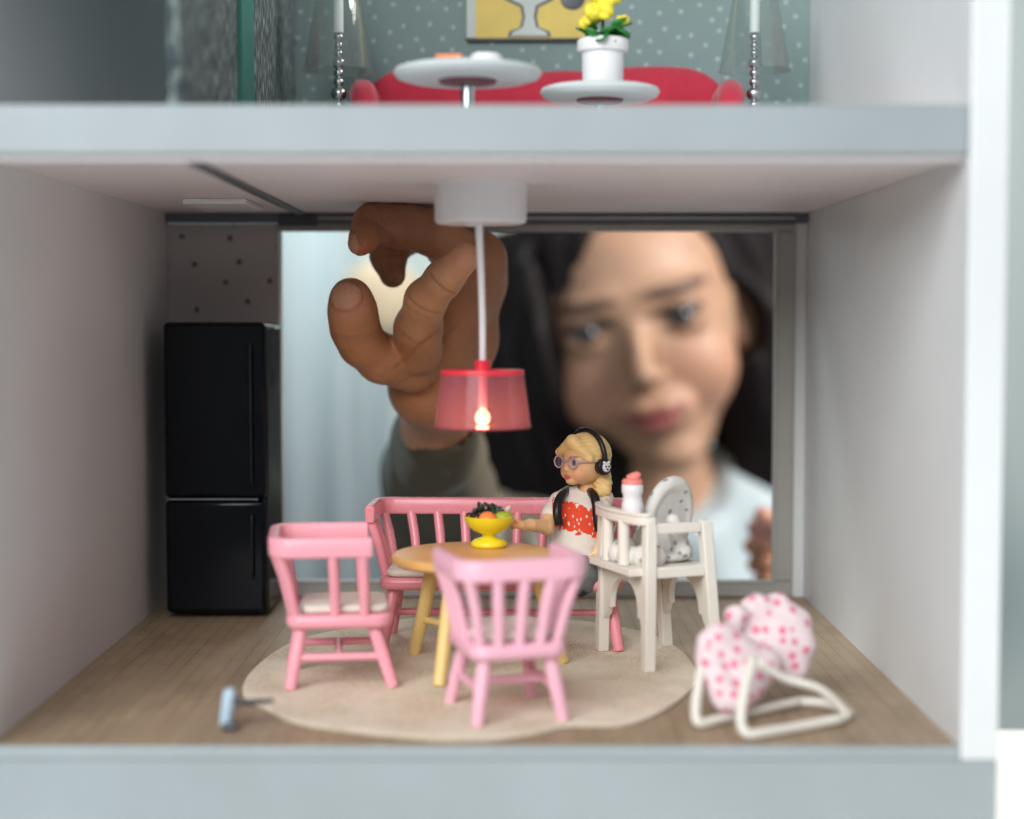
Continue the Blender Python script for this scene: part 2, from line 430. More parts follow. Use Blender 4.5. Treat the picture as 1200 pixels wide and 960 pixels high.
def glassy(name, col, a, rough=0.08, dcol=None, tcol=None):
    m = bpy.data.materials.new(name); m.use_nodes = True; nt = m.node_tree; nt.nodes.clear()
    o = nt.nodes.new('ShaderNodeOutputMaterial'); t = nt.nodes.new('ShaderNodeBsdfTransparent'); g = nt.nodes.new('ShaderNodeBsdfGlossy')
    d = nt.nodes.new('ShaderNodeBsdfTranslucent'); df = nt.nodes.new('ShaderNodeBsdfDiffuse')
    t.inputs[0].default_value = (*col, 1); d.inputs[0].default_value = (*(tcol or col), 1); df.inputs[0].default_value = (*(dcol or col), 1); g.inputs['Roughness'].default_value = rough
    n = nt.nodes.new('ShaderNodeTexNoise'); n.inputs['Scale'].default_value = 40
    fr = nt.nodes.new('ShaderNodeLayerWeight'); fr.inputs['Blend'].default_value = 0.35
    m0 = nt.nodes.new('ShaderNodeMixShader'); m0.inputs[0].default_value = 0.5
    m1 = nt.nodes.new('ShaderNodeMixShader'); m1.inputs[0].default_value = a
    mr = nt.nodes.new('ShaderNodeMapRange'); mr.inputs['To Min'].default_value = a * 0.8; mr.inputs['To Max'].default_value = a * 1.2
    L = nt.links.new
    L(n.outputs['Fac'], mr.inputs['Value']); L(mr.outputs[0], m1.inputs[0])
    m2 = nt.nodes.new('ShaderNodeMixShader')
    L(d.outputs[0], m0.inputs[1]); L(df.outputs[0], m0.inputs[2]); L(t.outputs[0], m1.inputs[1]); L(m0.outputs[0], m1.inputs[2])
    mm = nt.nodes.new('ShaderNodeMath'); mm.operation = 'MULTIPLY'; mm.inputs[1].default_value = 0.35
    L(fr.outputs['Fresnel'], mm.inputs[0]); L(mm.outputs[0], m2.inputs[0])
    L(m1.outputs[0], m2.inputs[1]); L(g.outputs[0], m2.inputs[2]); L(m2.outputs[0], o.inputs[0])
    return m
M['clear'] = glassy('clear_acrylic', (0.93, 0.96, 0.95), 0.04)
M['shade'] = glassy('pink_translucent_shade', (0.93, 0.64, 0.76), 0.20, 0.15, (0.50, 0.33, 0.45), (0.55, 0.33, 0.22))
M['shade_top'] = mat('red_shade_rim', (0.80, 0.03, 0.06), 0.35, 0.03, sss=0.2, sscale=0.001)
def emit(name, col, s):
    m = bpy.data.materials.new(name); m.use_nodes = True; b = m.node_tree.nodes['Principled BSDF']
    b.inputs['Emission Color'].default_value = (*col, 1); b.inputs['Emission Strength'].default_value = s; b.inputs['Base Color'].default_value = (*col, 1)
    n = m.node_tree.nodes.new('ShaderNodeTexNoise'); n.inputs['Scale'].default_value = 300
    mr = m.node_tree.nodes.new('ShaderNodeMapRange'); mr.inputs['To Min'].default_value = s * .9; mr.inputs['To Max'].default_value = s * 1.1
    m.node_tree.links.new(n.outputs['Fac'], mr.inputs['Value']); m.node_tree.links.new(mr.outputs[0], b.inputs['Emission Strength'])
    return m
M['bulb'] = emit('lit_bulb', (1.0, 0.50, 0.14), 14)

#==MORE==
# ------------------------------------------------------------------ the doll's house
XL, XR, YF, YB, ZC, ZU, ZT = -125.0, 107.0, 388.0, 597.0, 140.0, 152.0, 292.0
def struct(name, mb, m, bevel=0, **kw):
    c = [sum(p[i] for p in mb.v) / len(mb.v) for i in range(3)]
    o = build(name, mb, m, bevel=bevel, origin=c, **kw); return tag(o, kind='structure')
struct('lower_floor', MB().box2((XL, YF, -3), (XR, YB + 4, 0)), M['floor'])
struct('base_board', MB().box2((XL - 9, YF - 1.2, -60), (XR + 9, YB + 4, -3.1)), M['front_edge'])
struct('base_front_lip', MB().box2((XL, YF - 1.6, -3.0), (XR, YF - 0.1, 0.3)), M['front_edge'], 0.5)
struct('upper_floor', MB().box2((XL + 0.1, YF, ZC), (XR - 0.1, YB + 4, ZU)), M['ceiling'])
struct('upper_floor_front_edge', MB().box2((XL, YF - 1.6, ZC + 0.6), (XR, YF - 0.1, ZU + 0.3)), M['front_edge'], 0.7)
struct('ceiling_board_strip', MB().box2((XL + 0.2, YF + 0.4, ZC - 0.6), (XR - 0.2, YF + 4.5, ZC - 0.05)), M['ceiling'], 0.2)
struct('side_wall_left', MB().box2((XL - 9, YF - 2, -60 + 57), (XL - 0.05, YB + 4, ZT - 0.1)), M['white'], 0.6)
struct('side_wall_right', MB().box2((XR + 0.05, YF - 2, -60 + 57), (XR + 9, YB + 4, ZT - 0.1)), M['white'], 0.6)
struct('wallpaper_panel', MB().box2((XL + 0.1, YB, 0.1), (-85.2, YB + 3, 136.2)), M['wall_bird'])
struct('wall_post_right', MB().box2((102.6, YB, 0.1), (XR - 0.1, YB + 3, ZC - 0.1)), M['white'])
struct('upper_back_wall', MB().box2((XL + 0.1, YB, ZU + 0.1), (XR - 0.1, YB + 3, ZT - 0.1)), M['wall_up'])
struct('upper_partition', MB().box2((-81.6, 497, ZU + 0.1), (-78, YB - 0.1, ZT - 0.1)), M['wall_dark'])
struct('upper_partition_front', MB().box2((-81.6, YF + 4, ZU + 0.1), (-78.6, 474, ZT - 0.1)), M['wall_dark'])
struct('upper_partition_post', MB().box2((-82, 474.1, ZU + 0.1), (-77.2, 496.9, ZT - 0.1)), M['teal'], 0.4)
# ceiling grooves and the dark rail along the back of the ceiling
struct('ceiling_groove', MB().box2((-77.5, YF + 5, ZC - 1.0), (-74.2, YB - 1, ZC - 0.05)), M['track'], 0.2)
struct('ceiling_clip', MB().box2((-104, 520, ZC - 1.8), (-84, 560, ZC - 0.05)), M['white'], 0.4)
g = MB().box2((XL + 0.2, YB - 3.2, 136.4), (XR - 0.2, YB + 3, ZC - 0.05))
struct('back_rail', g, M['track'], 0.3)
struct('back_rail_bead', MB().box2((-73, YB - 4.2, 137.6), (102, YB - 3.3, 138.6)), M['frame_grey'], 0.2)
struct('back_rail_end', MB().box2((-84, YB - 4.8, 135.2), (-70, YB - 3.3, 139.6)), M['dark_grey'], 0.3)

wf = thing('window_frame', (0, YB, 0), 0, 'grey window frame in the back wall that the child looks through', 'window frame')
def L_(mb, name, m, par, off, **kw):
    mb.v = [(p[0] - off[0], p[1] - off[1], p[2] - off[2]) for p in mb.v]
    return build(name, mb, m, par, **kw)
WO = (0, YB, 0)
for a, b, nm in (((-85.1, YB - 1.6, 0.15), (102.5, YB + 3, 6.0), 'sill'), ((95.4, YB - 1.6, 6.05), (102.5, YB + 3, 133.4), 'jamb'),
                 ((-85.1, YB - 1.4, 6.05), (-83.6, YB + 3, 133.4), 'jamb'), ((-85.1, YB - 1.5, 133.45), (102.5, YB + 3, 136.3), 'lintel')):
    L_(MB().box2(a, b), nm, M['frame_grey'] if a[0] > 0 or nm != 'jamb' else M['white'], wf, WO, bevel=0.5)
L_(MB().box2((95.0, YB - 2.2, 5.0), (96.4, YB - 1.65, 134)), 'bead', M['frame_grey'], wf, WO, bevel=0.2)
L_(MB().box2((-83, YB - 2.2, 5.0), (94.9, YB - 1.65, 6.3)), 'bead', M['frame_grey'], wf, WO, bevel=0.2)

# ------------------------------------------------------------------ rug
out = [(-75, 460), (-72, 437), (-65, 424), (-54, 408), (-36, 398), (-20, 392.5), (-6, 392), (6, 398), (15, 405), (29, 407), (41, 425), (50, 450), (53, 474), (51, 501), (46, 520), (37, 533), (22, 546), (0, 553), (-18, 554), (-34, 550), (-52, 535), (-67, 515), (-73, 490)]
def closed_spline(p, n=8):
    r = []; m = len(p)
    for i in range(m):
        a, b, c, d = [Vector((*p[(i + k) % m], 0)) for k in (-1, 0, 1, 2)]
        for j in range(n):
            t = j / n
            r.append(0.5 * ((2 * b) + (c - a) * t + (2 * a - 5 * b + 4 * c - d) * t * t + (3 * b - a - 3 * c + d) * t ** 3))
    return r
rp = closed_spline(out)
cx, cy = -11, 472
mb = MB(); n = len(rp)
rings = [(1.0, 0.1), (1.004, 0.6), (0.99, 1.0), (0.965, 1.0), (0.8, 0.75), (0.5, 0.7), (0.2, 0.7), (0.001, 0.7)]
v = []; f = []
for (s, z) in rings:
    for k, p in enumerate(rp):
        w = 0.35 * math.sin(k * 0.37) + 0.25 * math.sin(k * 0.91 + 1) if s > 0.7 and z > 1 else 0
        v.append(((p.x - cx) * s, (p.y - cy) * s, z + max(w, -0.3) * 0.6))
for i in range(len(rings) - 1):
    for k in range(n): f.append((i * n + k, i * n + (k + 1) % n, (i + 1) * n + (k + 1) % n, (i + 1) * n + k))
mb.add(v, f)
rug = build('rug', mb, M['rug'], smooth=60); rug.location = Vector((cx, cy, 0)) * K
tag(rug, 'beige woven rug with a wavy outline lying under the table', 'rug')
RZ = 0.75      # height of the rug's top: furniture on it stands there

# ------------------------------------------------------------------ pink chairs and the bench
def rr(hw, yf, yb, r, n=7):
    """U shaped path, open to +y: from (+hw, yf) round the back to (-hw, yf)"""
    p = [(hw, yf), (hw, (yf + yb) / 2), (hw, yb + r)]
    for k in range(1, n): a = R(90 * k / n); p.append((hw - r + r * math.cos(a), yb + r - r * math.sin(a)))
    p.append((hw - r, yb))
    for q in (0.5, 0, -0.5): p.append(((hw - r) * q, yb))
    p.append((-(hw - r), yb))
    for k in range(1, n): a = R(90 - 90 * k / n); p.append((-(hw - r) - r * math.cos(a), yb + r - r * math.sin(a)))
    p += [(-hw, yb + r), (-hw, (yf + yb) / 2), (-hw, yf)]
    return p
def rounded(x0, x1, y0, y1, r, n=6):
    p = []
    for cx_, cy_, a0 in ((x1 - r, y1 - r, 0), (x0 + r, y1 - r, 90), (x0 + r, y0 + r, 180), (x1 - r, y0 + r, 270)):
        for k in range(n + 1): a = R(a0 + 90 * k / n); p.append((cx_ + r * math.cos(a), cy_ + r * math.sin(a)))
    return p
def seat_furniture(name, loc, rz, hw, label, cat, m, m2, nback, zs=17.2, zt=42.6, group=None, depth=14.0):
    t = thing(name, loc, rz, label, cat, group)
    d = depth
    build('seat', MB().prism(rounded(-hw, hw, -d, d + 1, 4.5), zs, zs + 3.9), m, t, bevel=1.4)
    build('cushion', MB().prism(rounded(-hw + 2.3, hw - 2.3, -d + 4.2, d + 0.2, 3.5), zs + 4.0, zs + 6.2), M['cushion'], t, bevel=0.9)
    ho = hw + 3.2
    path = rr(ho, d - 4.5, -d - 3.2, 5.5)
    sec = [(-1.3, -5.4), (1.3, -5.4), (1.5, -4.6), (1.6, -0.8), (1.1, 0), (-1.1, 0), (-1.5, -0.8), (-1.4, -4.6)]
    path3 = []
    for i, (x, y) in enumerate(path):
        path3.append((x, y, zt))
    rail = build('top_rail', MB().ribbon(path3, sec), m, t, bevel=0.5, smooth=50)
    def spindle(bx, by, tx, ty, r0=1.35, r1=1.5):
        build('spindle', MB().tube([(bx, by, zs + 3.2), ((bx + tx) / 2, (by + ty) / 2, (zs + zt) / 2 + 1), (tx, ty, zt - 4.8)], [r0, r1, r1], 12), m, t)
    for s in (-1, 1):
        spindle(s * (hw - 1.6), d - 6.5, s * ho, d - 7)
        spindle(s * (hw - 1.8), -0.5, s * ho, -1.2)
        spindle(s * (hw - 2.8), -d + 2.6, s * (ho - 1.9), -d - 1.6)
    for k in range(nback):
        q = (k - (nback - 1) / 2) / ((nback + 1) / 2)
        spindle(q * (hw - 2), -d + 1.7, q * (ho - 1.8), -d - 3.1)
    L = {}
    for sx in (-1, 1):
        for sy in (-1, 1):
            a = Vector((sx * (hw - 4.2), sy * (d - 4.2), zs + 0.4)); b = Vector((sx * (hw - 1.4), d + 1.2 if sy > 0 else -d + 1.0, 0))
            L[sx, sy] = (a, b)
            build('leg', MB().tube([a, a.lerp(b, .45), b], [1.75, 1.9, 1.6], 14), m2, t, bevel=0.3)
    pm = lambda sx, sy, q: L[sx, sy][0].lerp(L[sx, sy][1], q)
    for sy in (-1, 1):
        for sx in (-1, 1): pass
    for sx in (-1, 1): build('stretcher', MB().tube([pm(sx, -1, .5), pm(sx, 1, .5)], 1.15, 10), m2, t)
    a = (pm(-1, -1, .5) + pm(-1, 1, .5)) / 2; b = (pm(1, -1, .5) + pm(1, 1, .5)) / 2
    build('stretcher', MB().tube([a, b], 1.1, 10), m2, t)
    return t
seat_furniture('toy_chair', (-49.3, 457.5, RZ), R(-83), 13.8, 'pink spindle-back toy chair on the left, turned sideways to the round table', 'chair', M['pink'], M['pink'], 3, group='pink toy chairs at the round table', zs=16.6, zt=42.3)
seat_furniture('toy_chair', (-1.4, 418.5, RZ), R(16), 12.7, 'blurred pink toy chair in the foreground with its back to the viewer', 'chair', M['pink_b'], M['pink_b'], 3, group='pink toy chairs at the round table', zs=16.3, zt=42.3)
seat_furniture('toy_bench', (-3.0, 511, RZ), R(178), 37.5, 'long pink spindle-back toy bench behind the round table', 'bench', M['pink_c'], M['pink_c'], 8, zs=18.2, zt=43.6, depth=13.5)

# ------------------------------------------------------------------ round table and fruit bowl
t = thing('round_table', (-10.6, 473, RZ), 0, 'small round toy table with ochre top and pale yellow legs', 'table')
build('table_top', MB().lathe([(0, 30.2), (21, 30.2), (23.3, 30.5), (24.3, 31.4), (24.3, 32.6), (23.5, 33.5), (22.6, 33.7), (0, 33.7)], seg=96), M['ochre'], t, smooth=35)
for a in (249, 136, 14):
    c, s = math.cos(R(a)), math.sin(R(a))
    build('leg', MB().tube([(c * 17.5, s * 17.5, 30.1), (c * 22, s * 22, 14), (c * 26.6, s * 26.6, 0)], [2.0, 2.1, 1.8], 16), M['yellow_leg'], t, bevel=0.3)
    build('stretcher', MB().tube([(c * 22.5, s * 22.5, 11), (0, 0, 11)], 1.1, 10), M['yellow_leg'], t)
bz = RZ + 33.7
bx, by = -6.8, 484
t = thing('fruit_bowl', (bx, by, bz + 0.02), 0, 'bright yellow footed bowl on the round table', 'bowl')
build('bowl', MB().lathe([(0, 0), (4.7, 0), (5.3, .5), (5.3, 1.4), (4.4, 2.2), (2.2, 2.9), (1.8, 3.5), (2.6, 4.1), (4.4, 4.8), (6.2, 6.2), (7.2, 8.0), (7.5, 9.2), (7.1, 9.3), (6.6, 8.2), (5.4, 6.7), (3, 5.5), (0, 5.2)], seg=64), M['bowl'], t, smooth=60)
def single(name, mb, m, loc, label, cat, group=None, **kw):
    o = build(name, mb, m, **kw); o.location = Vector(loc) * K; return tag(o, label, cat, group)
Z0 = bz + 5.3
single('orange', MB().ball((0, 0, 2.6), (2.8, 2.6, 2.5)), M['orange'], (bx - 0.4, by - 3.6, Z0 + .6), 'small orange fruit at the front of the yellow bowl', 'orange', smooth=180)
single('lime', MB().ball((0, 0, 2.3), (3.0, 2.2, 2.1)), M['lime'], (bx + 4.2, by - 1.8, Z0 + 1.3), 'green lime at the right rim of the yellow bowl', 'lime', smooth=180)
single('plum', MB().ball((0, 0, 1.3), 1.35), M['plum'], (bx - 3.6, by - 3.4, Z0 + 2.3), 'dark round fruit left of the orange in the yellow bowl', 'fruit', smooth=180)
single('plum', MB().ball((0, 0, 1.3), 1.2), M['plum'], (bx - 5.8, by - 0.9, Z0 + 2.6), 'dark round fruit at the far left rim of the yellow bowl', 'fruit', smooth=180)
mb = MB()
for k in range(60):
    a = rng.rand() * 6.28; rr_ = rng.rand() ** .5 * 3.6; h = rng.rand() * 3.2
    p = Vector((math.cos(a) * rr_ - .4, math.sin(a) * rr_ * .6, 1.2 + h + (3.6 - rr_) * .45))
    q = Euler((rng.rand() * 6, rng.rand() * 6, rng.rand() * 6)).to_matrix(); L = 1.9 + rng.rand()
    vs = [q @ Vector(w) * L + p for w in ((0, 0, 0), (.45, .25, .12), (.5, .8, .2), (0, 1.1, 0), (-.5, .75, .2), (-.45, .25, .1))]
    mb.add(vs, [(0, 1, 2, 3), (0, 3, 4, 5)])
single('leafy_greens', mb, M['green_dark'], (bx + .4, by, Z0 + 1.6), 'dark green leafy bunch on top of the fruit in the bowl', 'leaves', solid=0.35, smooth=60)
mb = MB(); mb.tube([(-1.5, -.6, 0), (0, 0, .7), (1.6, .3, 2.0), (2.3, .4, 2.9)], [.55, .8, .75, .35], 10)
single('pale_fruit', mb, M['cushion'], (bx + 4.0, by + 1.6, Z0 + 3.8), 'pale curved fruit behind the lime in the yellow bowl', 'fruit', smooth=180)

# ------------------------------------------------------------------ pendant lamp
lx, ly = -8.8, 462
t = thing('pendant_lamp', (lx, ly, ZC), 0, 'lit pink see-through pendant lamp hanging from the ceiling', 'lamp')
build('canopy', MB().lathe([(0, -0.02), (12.3, -0.02), (12.9, -.5), (12.9, -10.3), (12.5, -11.1), (11.6, -11.4), (9, -11.5), (0, -11.5)], seg=96), M['white_plastic'], t, smooth=35)
build('canopy_ring', MB().lathe([(12.6, -0.05), (15.6, -0.05), (15.4, -0.5), (12.95, -.6)], seg=96), M['white_plastic'], t, smooth=35)
build('canopy_button', MB().lathe([(0, -11.4), (1.6, -11.4), (1.5, -12.2), (0, -12.3)], c=(-2.6, -6, 0), seg=20), M['white_plastic'], t, smooth=35)
cp = [(-.4, -4, -11.3), (-.25, -3.0, -16), (0.2, -1.4, -26), (.5, -.4, -38), (.55, 0, -50), (.5, 0, -58)]
build('cord', MB().tube(cp, [1.15, 1.0, .95, .95, .95, .95], 14), M['white_plastic'], t)
sz = -68.3
lsh = build('shade', MB().lathe([(3.0, 15.7), (11.6, 15.7), (13.65, 0), (13.25, 0), (11.2, 15.2), (3.0, 15.2)], c=(.5, 0, sz), seg=96), M['shade'], t, smooth=35)
build('shade_rim', MB().lathe([(10.9, 16.1), (11.65, 16.0), (11.8, 15.5), (11.72, 14.9), (11.2, 15.1)], c=(.5, 0, sz), seg=96), M['shade_top'], lsh, smooth=35)
build('shade_collar', MB().lathe([(2.2, 15.5), (2.2, 18.4), (1.9, 18.8), (1.1, 18.8), (1.1, 15.5)], c=(.5, 0, sz), seg=32), M['shade_top'], lsh, smooth=35)
build('shade_edge', MB().lathe([(13.2, 0.4), (13.6, .4), (13.8, 0), (13.5, -.25), (13.1, 0)], c=(.5, 0, sz), seg=96), M['shade'], lsh, smooth=35)
bs = build('bulb_socket', MB().tube([(.5, 0, sz + 15), (.5, 0, sz + 5.2)], 1.3, 16), M['white_plastic'], t)
build('bulb', MB().lathe([(0, 0.2), (1.0, .5), (1.8, 1.3), (2.1, 2.5), (1.8, 3.7), (1.0, 4.6), (.8, 5.2), (0, 5.3)], c=(.5, 0, sz), seg=24), M['bulb'], bs, smooth=180)
d = bpy.data.lights.new('bulb_light', 'POINT'); d.energy = 0.014; d.color = (1, .55, .2); d.shadow_soft_size = 0.0018
o = bpy.data.objects.new('bulb_light', d); o.location = Vector((lx + .5, ly - 2.6, ZC + sz + 1.2)) * K; COL.objects.link(o)

# ------------------------------------------------------------------ high chair with cushion and bottle
pa, pb, pc, pd = Vector((37.6, 466)), Vector((29, 497)), Vector((49.4, 505)), Vector((58, 474))   # front near, front far, rear far, rear near
hc = (pa + pb + pc + pd) / 4
ang = math.atan2((pc - pb).y, (pc - pb).x)        # local +x: from the front to the rear
t = thing('high_chair', (hc.x, hc.y, RZ), ang, 'white painted wooden toy high chair with tray, right of the doll', 'high chair')
def loc(p): 
    q = p - hc; c, s = math.cos(-ang), math.sin(-ang); return Vector((q.x * c - q.y * s, q.x * s + q.y * c))
A, B_, C_, D_ = [loc(p) for p in (pa, pb, pc, pd)]
lx0, lx1 = (A.x + B_.x) / 2, (C_.x + D_.x) / 2; ly0, ly1 = (A.y + D_.y) / 2, (B_.y + C_.y) / 2
def post(x, y, z, lean, leany=0):
    a = 1.75; mbp = MB(); vb = []; 
    for zz, sx, sy in ((0, 0, 0), (z, lean, leany)):
        for (i, j) in ((-a, -a), (a, -a), (a, a), (-a, a)): vb.append((x + sx + i, y + sy + j, zz))
    mbp.add(vb, [(0, 3, 2, 1), (4, 5, 6, 7), (0, 1, 5, 4), (1, 2, 6, 5), (2, 3, 7, 6), (3, 0, 4, 7)])
    return build('leg', mbp, M['cream'], t, bevel=0.5)
zt = 43.0; zseat = 29.0
post(lx0, ly0, zt - .2, .6, .6); post(lx0, ly1, zt - .2, .6, -.6)
post(lx1, ly0, zt, -3.6, .6); post(lx1, ly1, zt, -3.6, -.6)
def xr(z): return lx1 - 3.6 * z / zt
for y in (ly0 + .6, ly1 - .6):
    mb = MB().box2((lx0 + 2.3, y - 1.2, zt - 3.4), (xr(zt) - 1.7, y + 1.2, zt - .4)); build('arm_rail', mb, M['cream'], t, bevel=0.4)
    mb = MB().box2((lx0 + 2.2, y - 1.25, zseat - 2.2), (xr(zseat) - 1.7, y + 1.25, zseat + 1.0)); build('seat_rail', mb, M['cream'], t, bevel=0.4)
build('seat_board', MB().box2((lx0 - 5.2, ly0 + 1.9, zseat - 1.6), (xr(zseat) + 1, ly1 - 1.9, zseat + .6)), M['cream'], t, bevel=0.3)
def arch(x, lean):
    """panel with a pointed-round arch between two legs"""
    y0, y1 = ly0 + 2.2, ly1 - 2.2; zb, z1, zspr = 15.5, zseat - 2.3, 17.5
    ym, hwid = (y0 + y1) / 2, (y1 - y0) / 2 - 4.2
    n = 12; arcp = []
    for k in range(n + 1):
        a = math.pi * k / n
        arcp.append((ym + hwid * math.cos(a), zspr - 3 + 10.2 * math.sin(a) ** .8))
    poly = [(y1, zb - 5), (y1, z1), (y0, z1), (y0, zb - 5), (ym - hwid - 2.2, zb - 3.0), (ym - hwid - 1.4, zspr - 3)] + arcp[::-1] + [(ym + hwid + 1.4, zspr - 3), (ym + hwid + 2.2, zb - 3.0)]
    v = [(x + lean * z / 40 - .9, y, z) for y, z in poly] + [(x + lean * z / 40 + .9, y, z) for y, z in poly]
    m_ = len(poly); f = [tuple(range(m_)), tuple(range(m_, 2 * m_))[::-1]] + [(i, (i + 1) % m_, m_ + (i + 1) % m_, m_ + i) for i in range(m_)]
    bm = bmesh.new(); vv = [bm.verts.new(Vector(p) * K) for p in v]
    for q in f: bm.faces.new([vv[i] for i in q])
    bmesh.ops.recalc_face_normals(bm, faces=bm.faces); bmesh.ops.triangulate(bm, faces=[q for q in bm.faces if len(q.verts) > 4])
    me = bpy.data.meshes.new('arch_panel'); bm.to_mesh(me); bm.free(); link_mesh('arch_panel', me, M['cream'], t, 40)
arch(lx0 + .4, .5); arch(lx1, -3.4)
# tray: rounded board reaching forward over the seat
tp = [(lx0 + 2.0, ly0 - 1.2), (lx0 + 2.0, ly1 + 1.2)]
for k in range(0, 19):
    a = R(90 + 180 * k / 18); tp.append((lx0 - 0.5 + 4.6 * math.cos(a), (ly0 + ly1) / 2 + ((ly1 - ly0) / 2 + 1.2) * math.sin(a)))
build('tray', MB().prism(tp, zt - 0.9, zt + 1.7), M['cream'], t, bevel=0.6)
tr = [(p[0] * 1.0, p[1]) for p in tp[2:]]
build('tray_rim', MB().ribbon([(p[0] + .3, p[1] * .985, zt + 1.7) for p in tr], [(-.7, 0), (.5, 0), (.5, 1.1), (-.4, 1.1)]), M['cream'], t, bevel=0.25)
for yy in (-6.5, 4.5): build('tray_bracket', MB().tube([(lx0 - 3.4, yy, zseat + .7), (lx0 - 3.4, yy, zt - .15)], 1.7, 14), M['cream'], t, bevel=0.3)

def cush_tex(nt, tc):
    v = vor(nt, tc.outputs['Object'], 330, 0.9)
    n = nt.nodes.new('ShaderNodeTexNoise'); n.inputs['Scale'].default_value = 900
    nt.links.new(tc.outputs['Object'], n.inputs['Vector'])
    a = nt.nodes.new('ShaderNodeMath'); a.operation = 'MULTIPLY_ADD'; a.inputs[1].default_value = .3
    nt.links.new(n.outputs['Fac'], a.inputs[0]); nt.links.new(v.outputs['Distance'], a.inputs[2])
    return mixc(nt, thresh(nt, a.outputs[0], .36, .46), (.30, .31, .33), (.70, .68, .64))
M['cush_print'] = mat('grey_dotted_fabric', (.7, .68, .64), .9, .05, 150, .6, 1400, spec=.15, coltex=cush_tex)
def bounce_tex(nt, tc):
    v = vor(nt, tc.outputs['Object'], 290, 0.5)
    n = nt.nodes.new('ShaderNodeTexNoise'); n.inputs['Scale'].default_value = 500
    nt.links.new(tc.outputs['Object'], n.inputs['Vector'])
    a = nt.nodes.new('ShaderNodeMath'); a.operation = 'MULTIPLY_ADD'; a.inputs[1].default_value = .12
    nt.links.new(n.outputs['Fac'], a.inputs[0]); nt.links.new(v.outputs['Distance'], a.inputs[2])
    return mixc(nt, thresh(nt, a.outputs[0], .34, .42), (.78, .22, .32), (.80, .66, .68))
M['bounce_print'] = mat('pink_dotted_fabric', (.8, .7, .7), .9, .05, 150, .6, 1400, spec=.15, coltex=bounce_tex)

# padded seat cushion: oval back pad leaning on the rear, scalloped seat roll
cw = Vector((0, 0, 0))
def cush(P):
    m3 = np.array((Matrix.Rotation(R(-74), 3, 'Z') @ Matrix.Rotation(R(14), 3, 'Y')).transposed(), np.float32)
    dx, dy, dz = P[0] - (lx1 - 7.8), P[1] - .5, P[2] - 42.0
    n_, a_, b_ = [m3[k, 0] * dx + m3[k, 1] * dy + m3[k, 2] * dz for k in range(3)]
    b_ = b_ + .02 * a_ * a_
    k_ = ((np.abs(a_) / 8.0) ** 2.3 + (np.abs(b_) / 10.8) ** 2.3) ** (1 / 2.3)
    d = smin(np.sqrt(((k_ - 1) * 9) ** 2 + n_ ** 2) - 1.9, smax(np.abs(n_ - .3) - 1.3, (k_ - 1) * 9, .5), 1.0)
    d = smin(d, ell(P, (lx1 - 8.5, 0, 34), (4, 7, 4)), 2)
    d = smin(d, ell(P, (1, 0, 31.4), (9.5, 9.5, 2.4)), 1.2)
    for k in range(7):
        a = R(90 + 180 * k / 6); d = smin(d, ell(P, (-5.5 + 7.5 * math.cos(a), 9.5 * math.sin(a), 32.2), (3.2, 3.2, 3.3)), .5)
    for s in (-1, 1): d = smin(d, cap(P, (3.5, s * 9, 33.5), (lx1 - 9, s * 6, 42), 2.8, 2.0), .8)
    return d
o, _ = sdf_obj('seat_cushion', cush, (-18, -18, 26), (22, 18, 58), .35, M['cush_print'])
o.location = t.location; o.rotation_euler = t.rotation_euler
tag(o, 'padded white cushion with grey dots sitting in the high chair', 'cushion')
bp = at(741, 594, 478)
t2 = thing('toy_bottle', (bp.x, bp.y, RZ + zt + 1.72), 0, 'small white bottle with a coral top on the high chair tray', 'bottle')
build('bottle_body', MB().lathe([(0, 0), (2.9, 0), (3.2, .5), (3.1, 2.6), (2.8, 3.4), (2.75, 5.2), (3.15, 6.0), (3.15, 8.0), (2.8, 8.6), (0, 8.6)], seg=40), M['white_plastic'], t2, smooth=50)
mb = MB().lathe([(3.0, 8.3), (3.05, 9.3), (2.6, 9.8), (0, 10.0)], seg=40)
bcap = build('bottle_cap', mb, M['coral'], t2, smooth=50)
build('bottle_nib', MB().tube([(-1.6, 0, 9.9), (.2, 0, 10.2), (1.5, 0, 10.9), (2.0, 0, 11.7)], [1.0, 1.5, 1.25, .7], 14), M['coral'], bcap, smooth=180)

# ------------------------------------------------------------------ baby bouncer at the right
bc = Vector((62.5, 417))
t = thing('baby_bouncer', (bc.x, bc.y, 0), R(0), 'toy baby bouncer with pink dotted pad on a white tube frame', 'baby bouncer')
def wpt(px, py, Y): p = at(px, py, Y); return Vector((p.x - bc.x, p.y - bc.y, p.z))
def tubepath(pts, r, seg=14, n=6):
    pts = [Vector(p) for p in pts]; q = []
    e = [pts[0] * 2 - pts[1]] + pts + [pts[-1] * 2 - pts[-2]]
    for i in range(1, len(e) - 2):
        a, b, c, d_ = e[i - 1:i + 3]
        for j in range(n):
            s = j / n; q.append(0.5 * ((2 * b) + (c - a) * s + (2 * a - 5 * b + 4 * c - d_) * s * s + (3 * b - a - 3 * c + d_) * s ** 3))
    q.append(pts[-1]); return MB().tube(q, r, seg)
fr = 1.3
for nm, pts in (('frame_tube', [(-2.5, -12, 18), (-5.5, -18, 10), (-6.6, -21.5, 4), (-5.2, -23.8, 1.6), (0, -22, 1.6), (10, -16, 1.6), (20, -10, 1.8)]),
                ('frame_tube', [(-13, -1, 18), (-15.5, -8, 10), (-16.6, -12, 4), (-15.6, -13.4, 1.6), (-10, -9, 1.6), (2, 1, 1.6), (13, 9, 1.8)])):
    build(nm, tubepath(pts, fr), M['cream'], t, smooth=180)
build('frame_tube', tubepath([(20, -10, 1.8), (23, -4, 2), (20, 5, 2), (13, 9, 1.8)], fr), M['cream'], t, smooth=180)
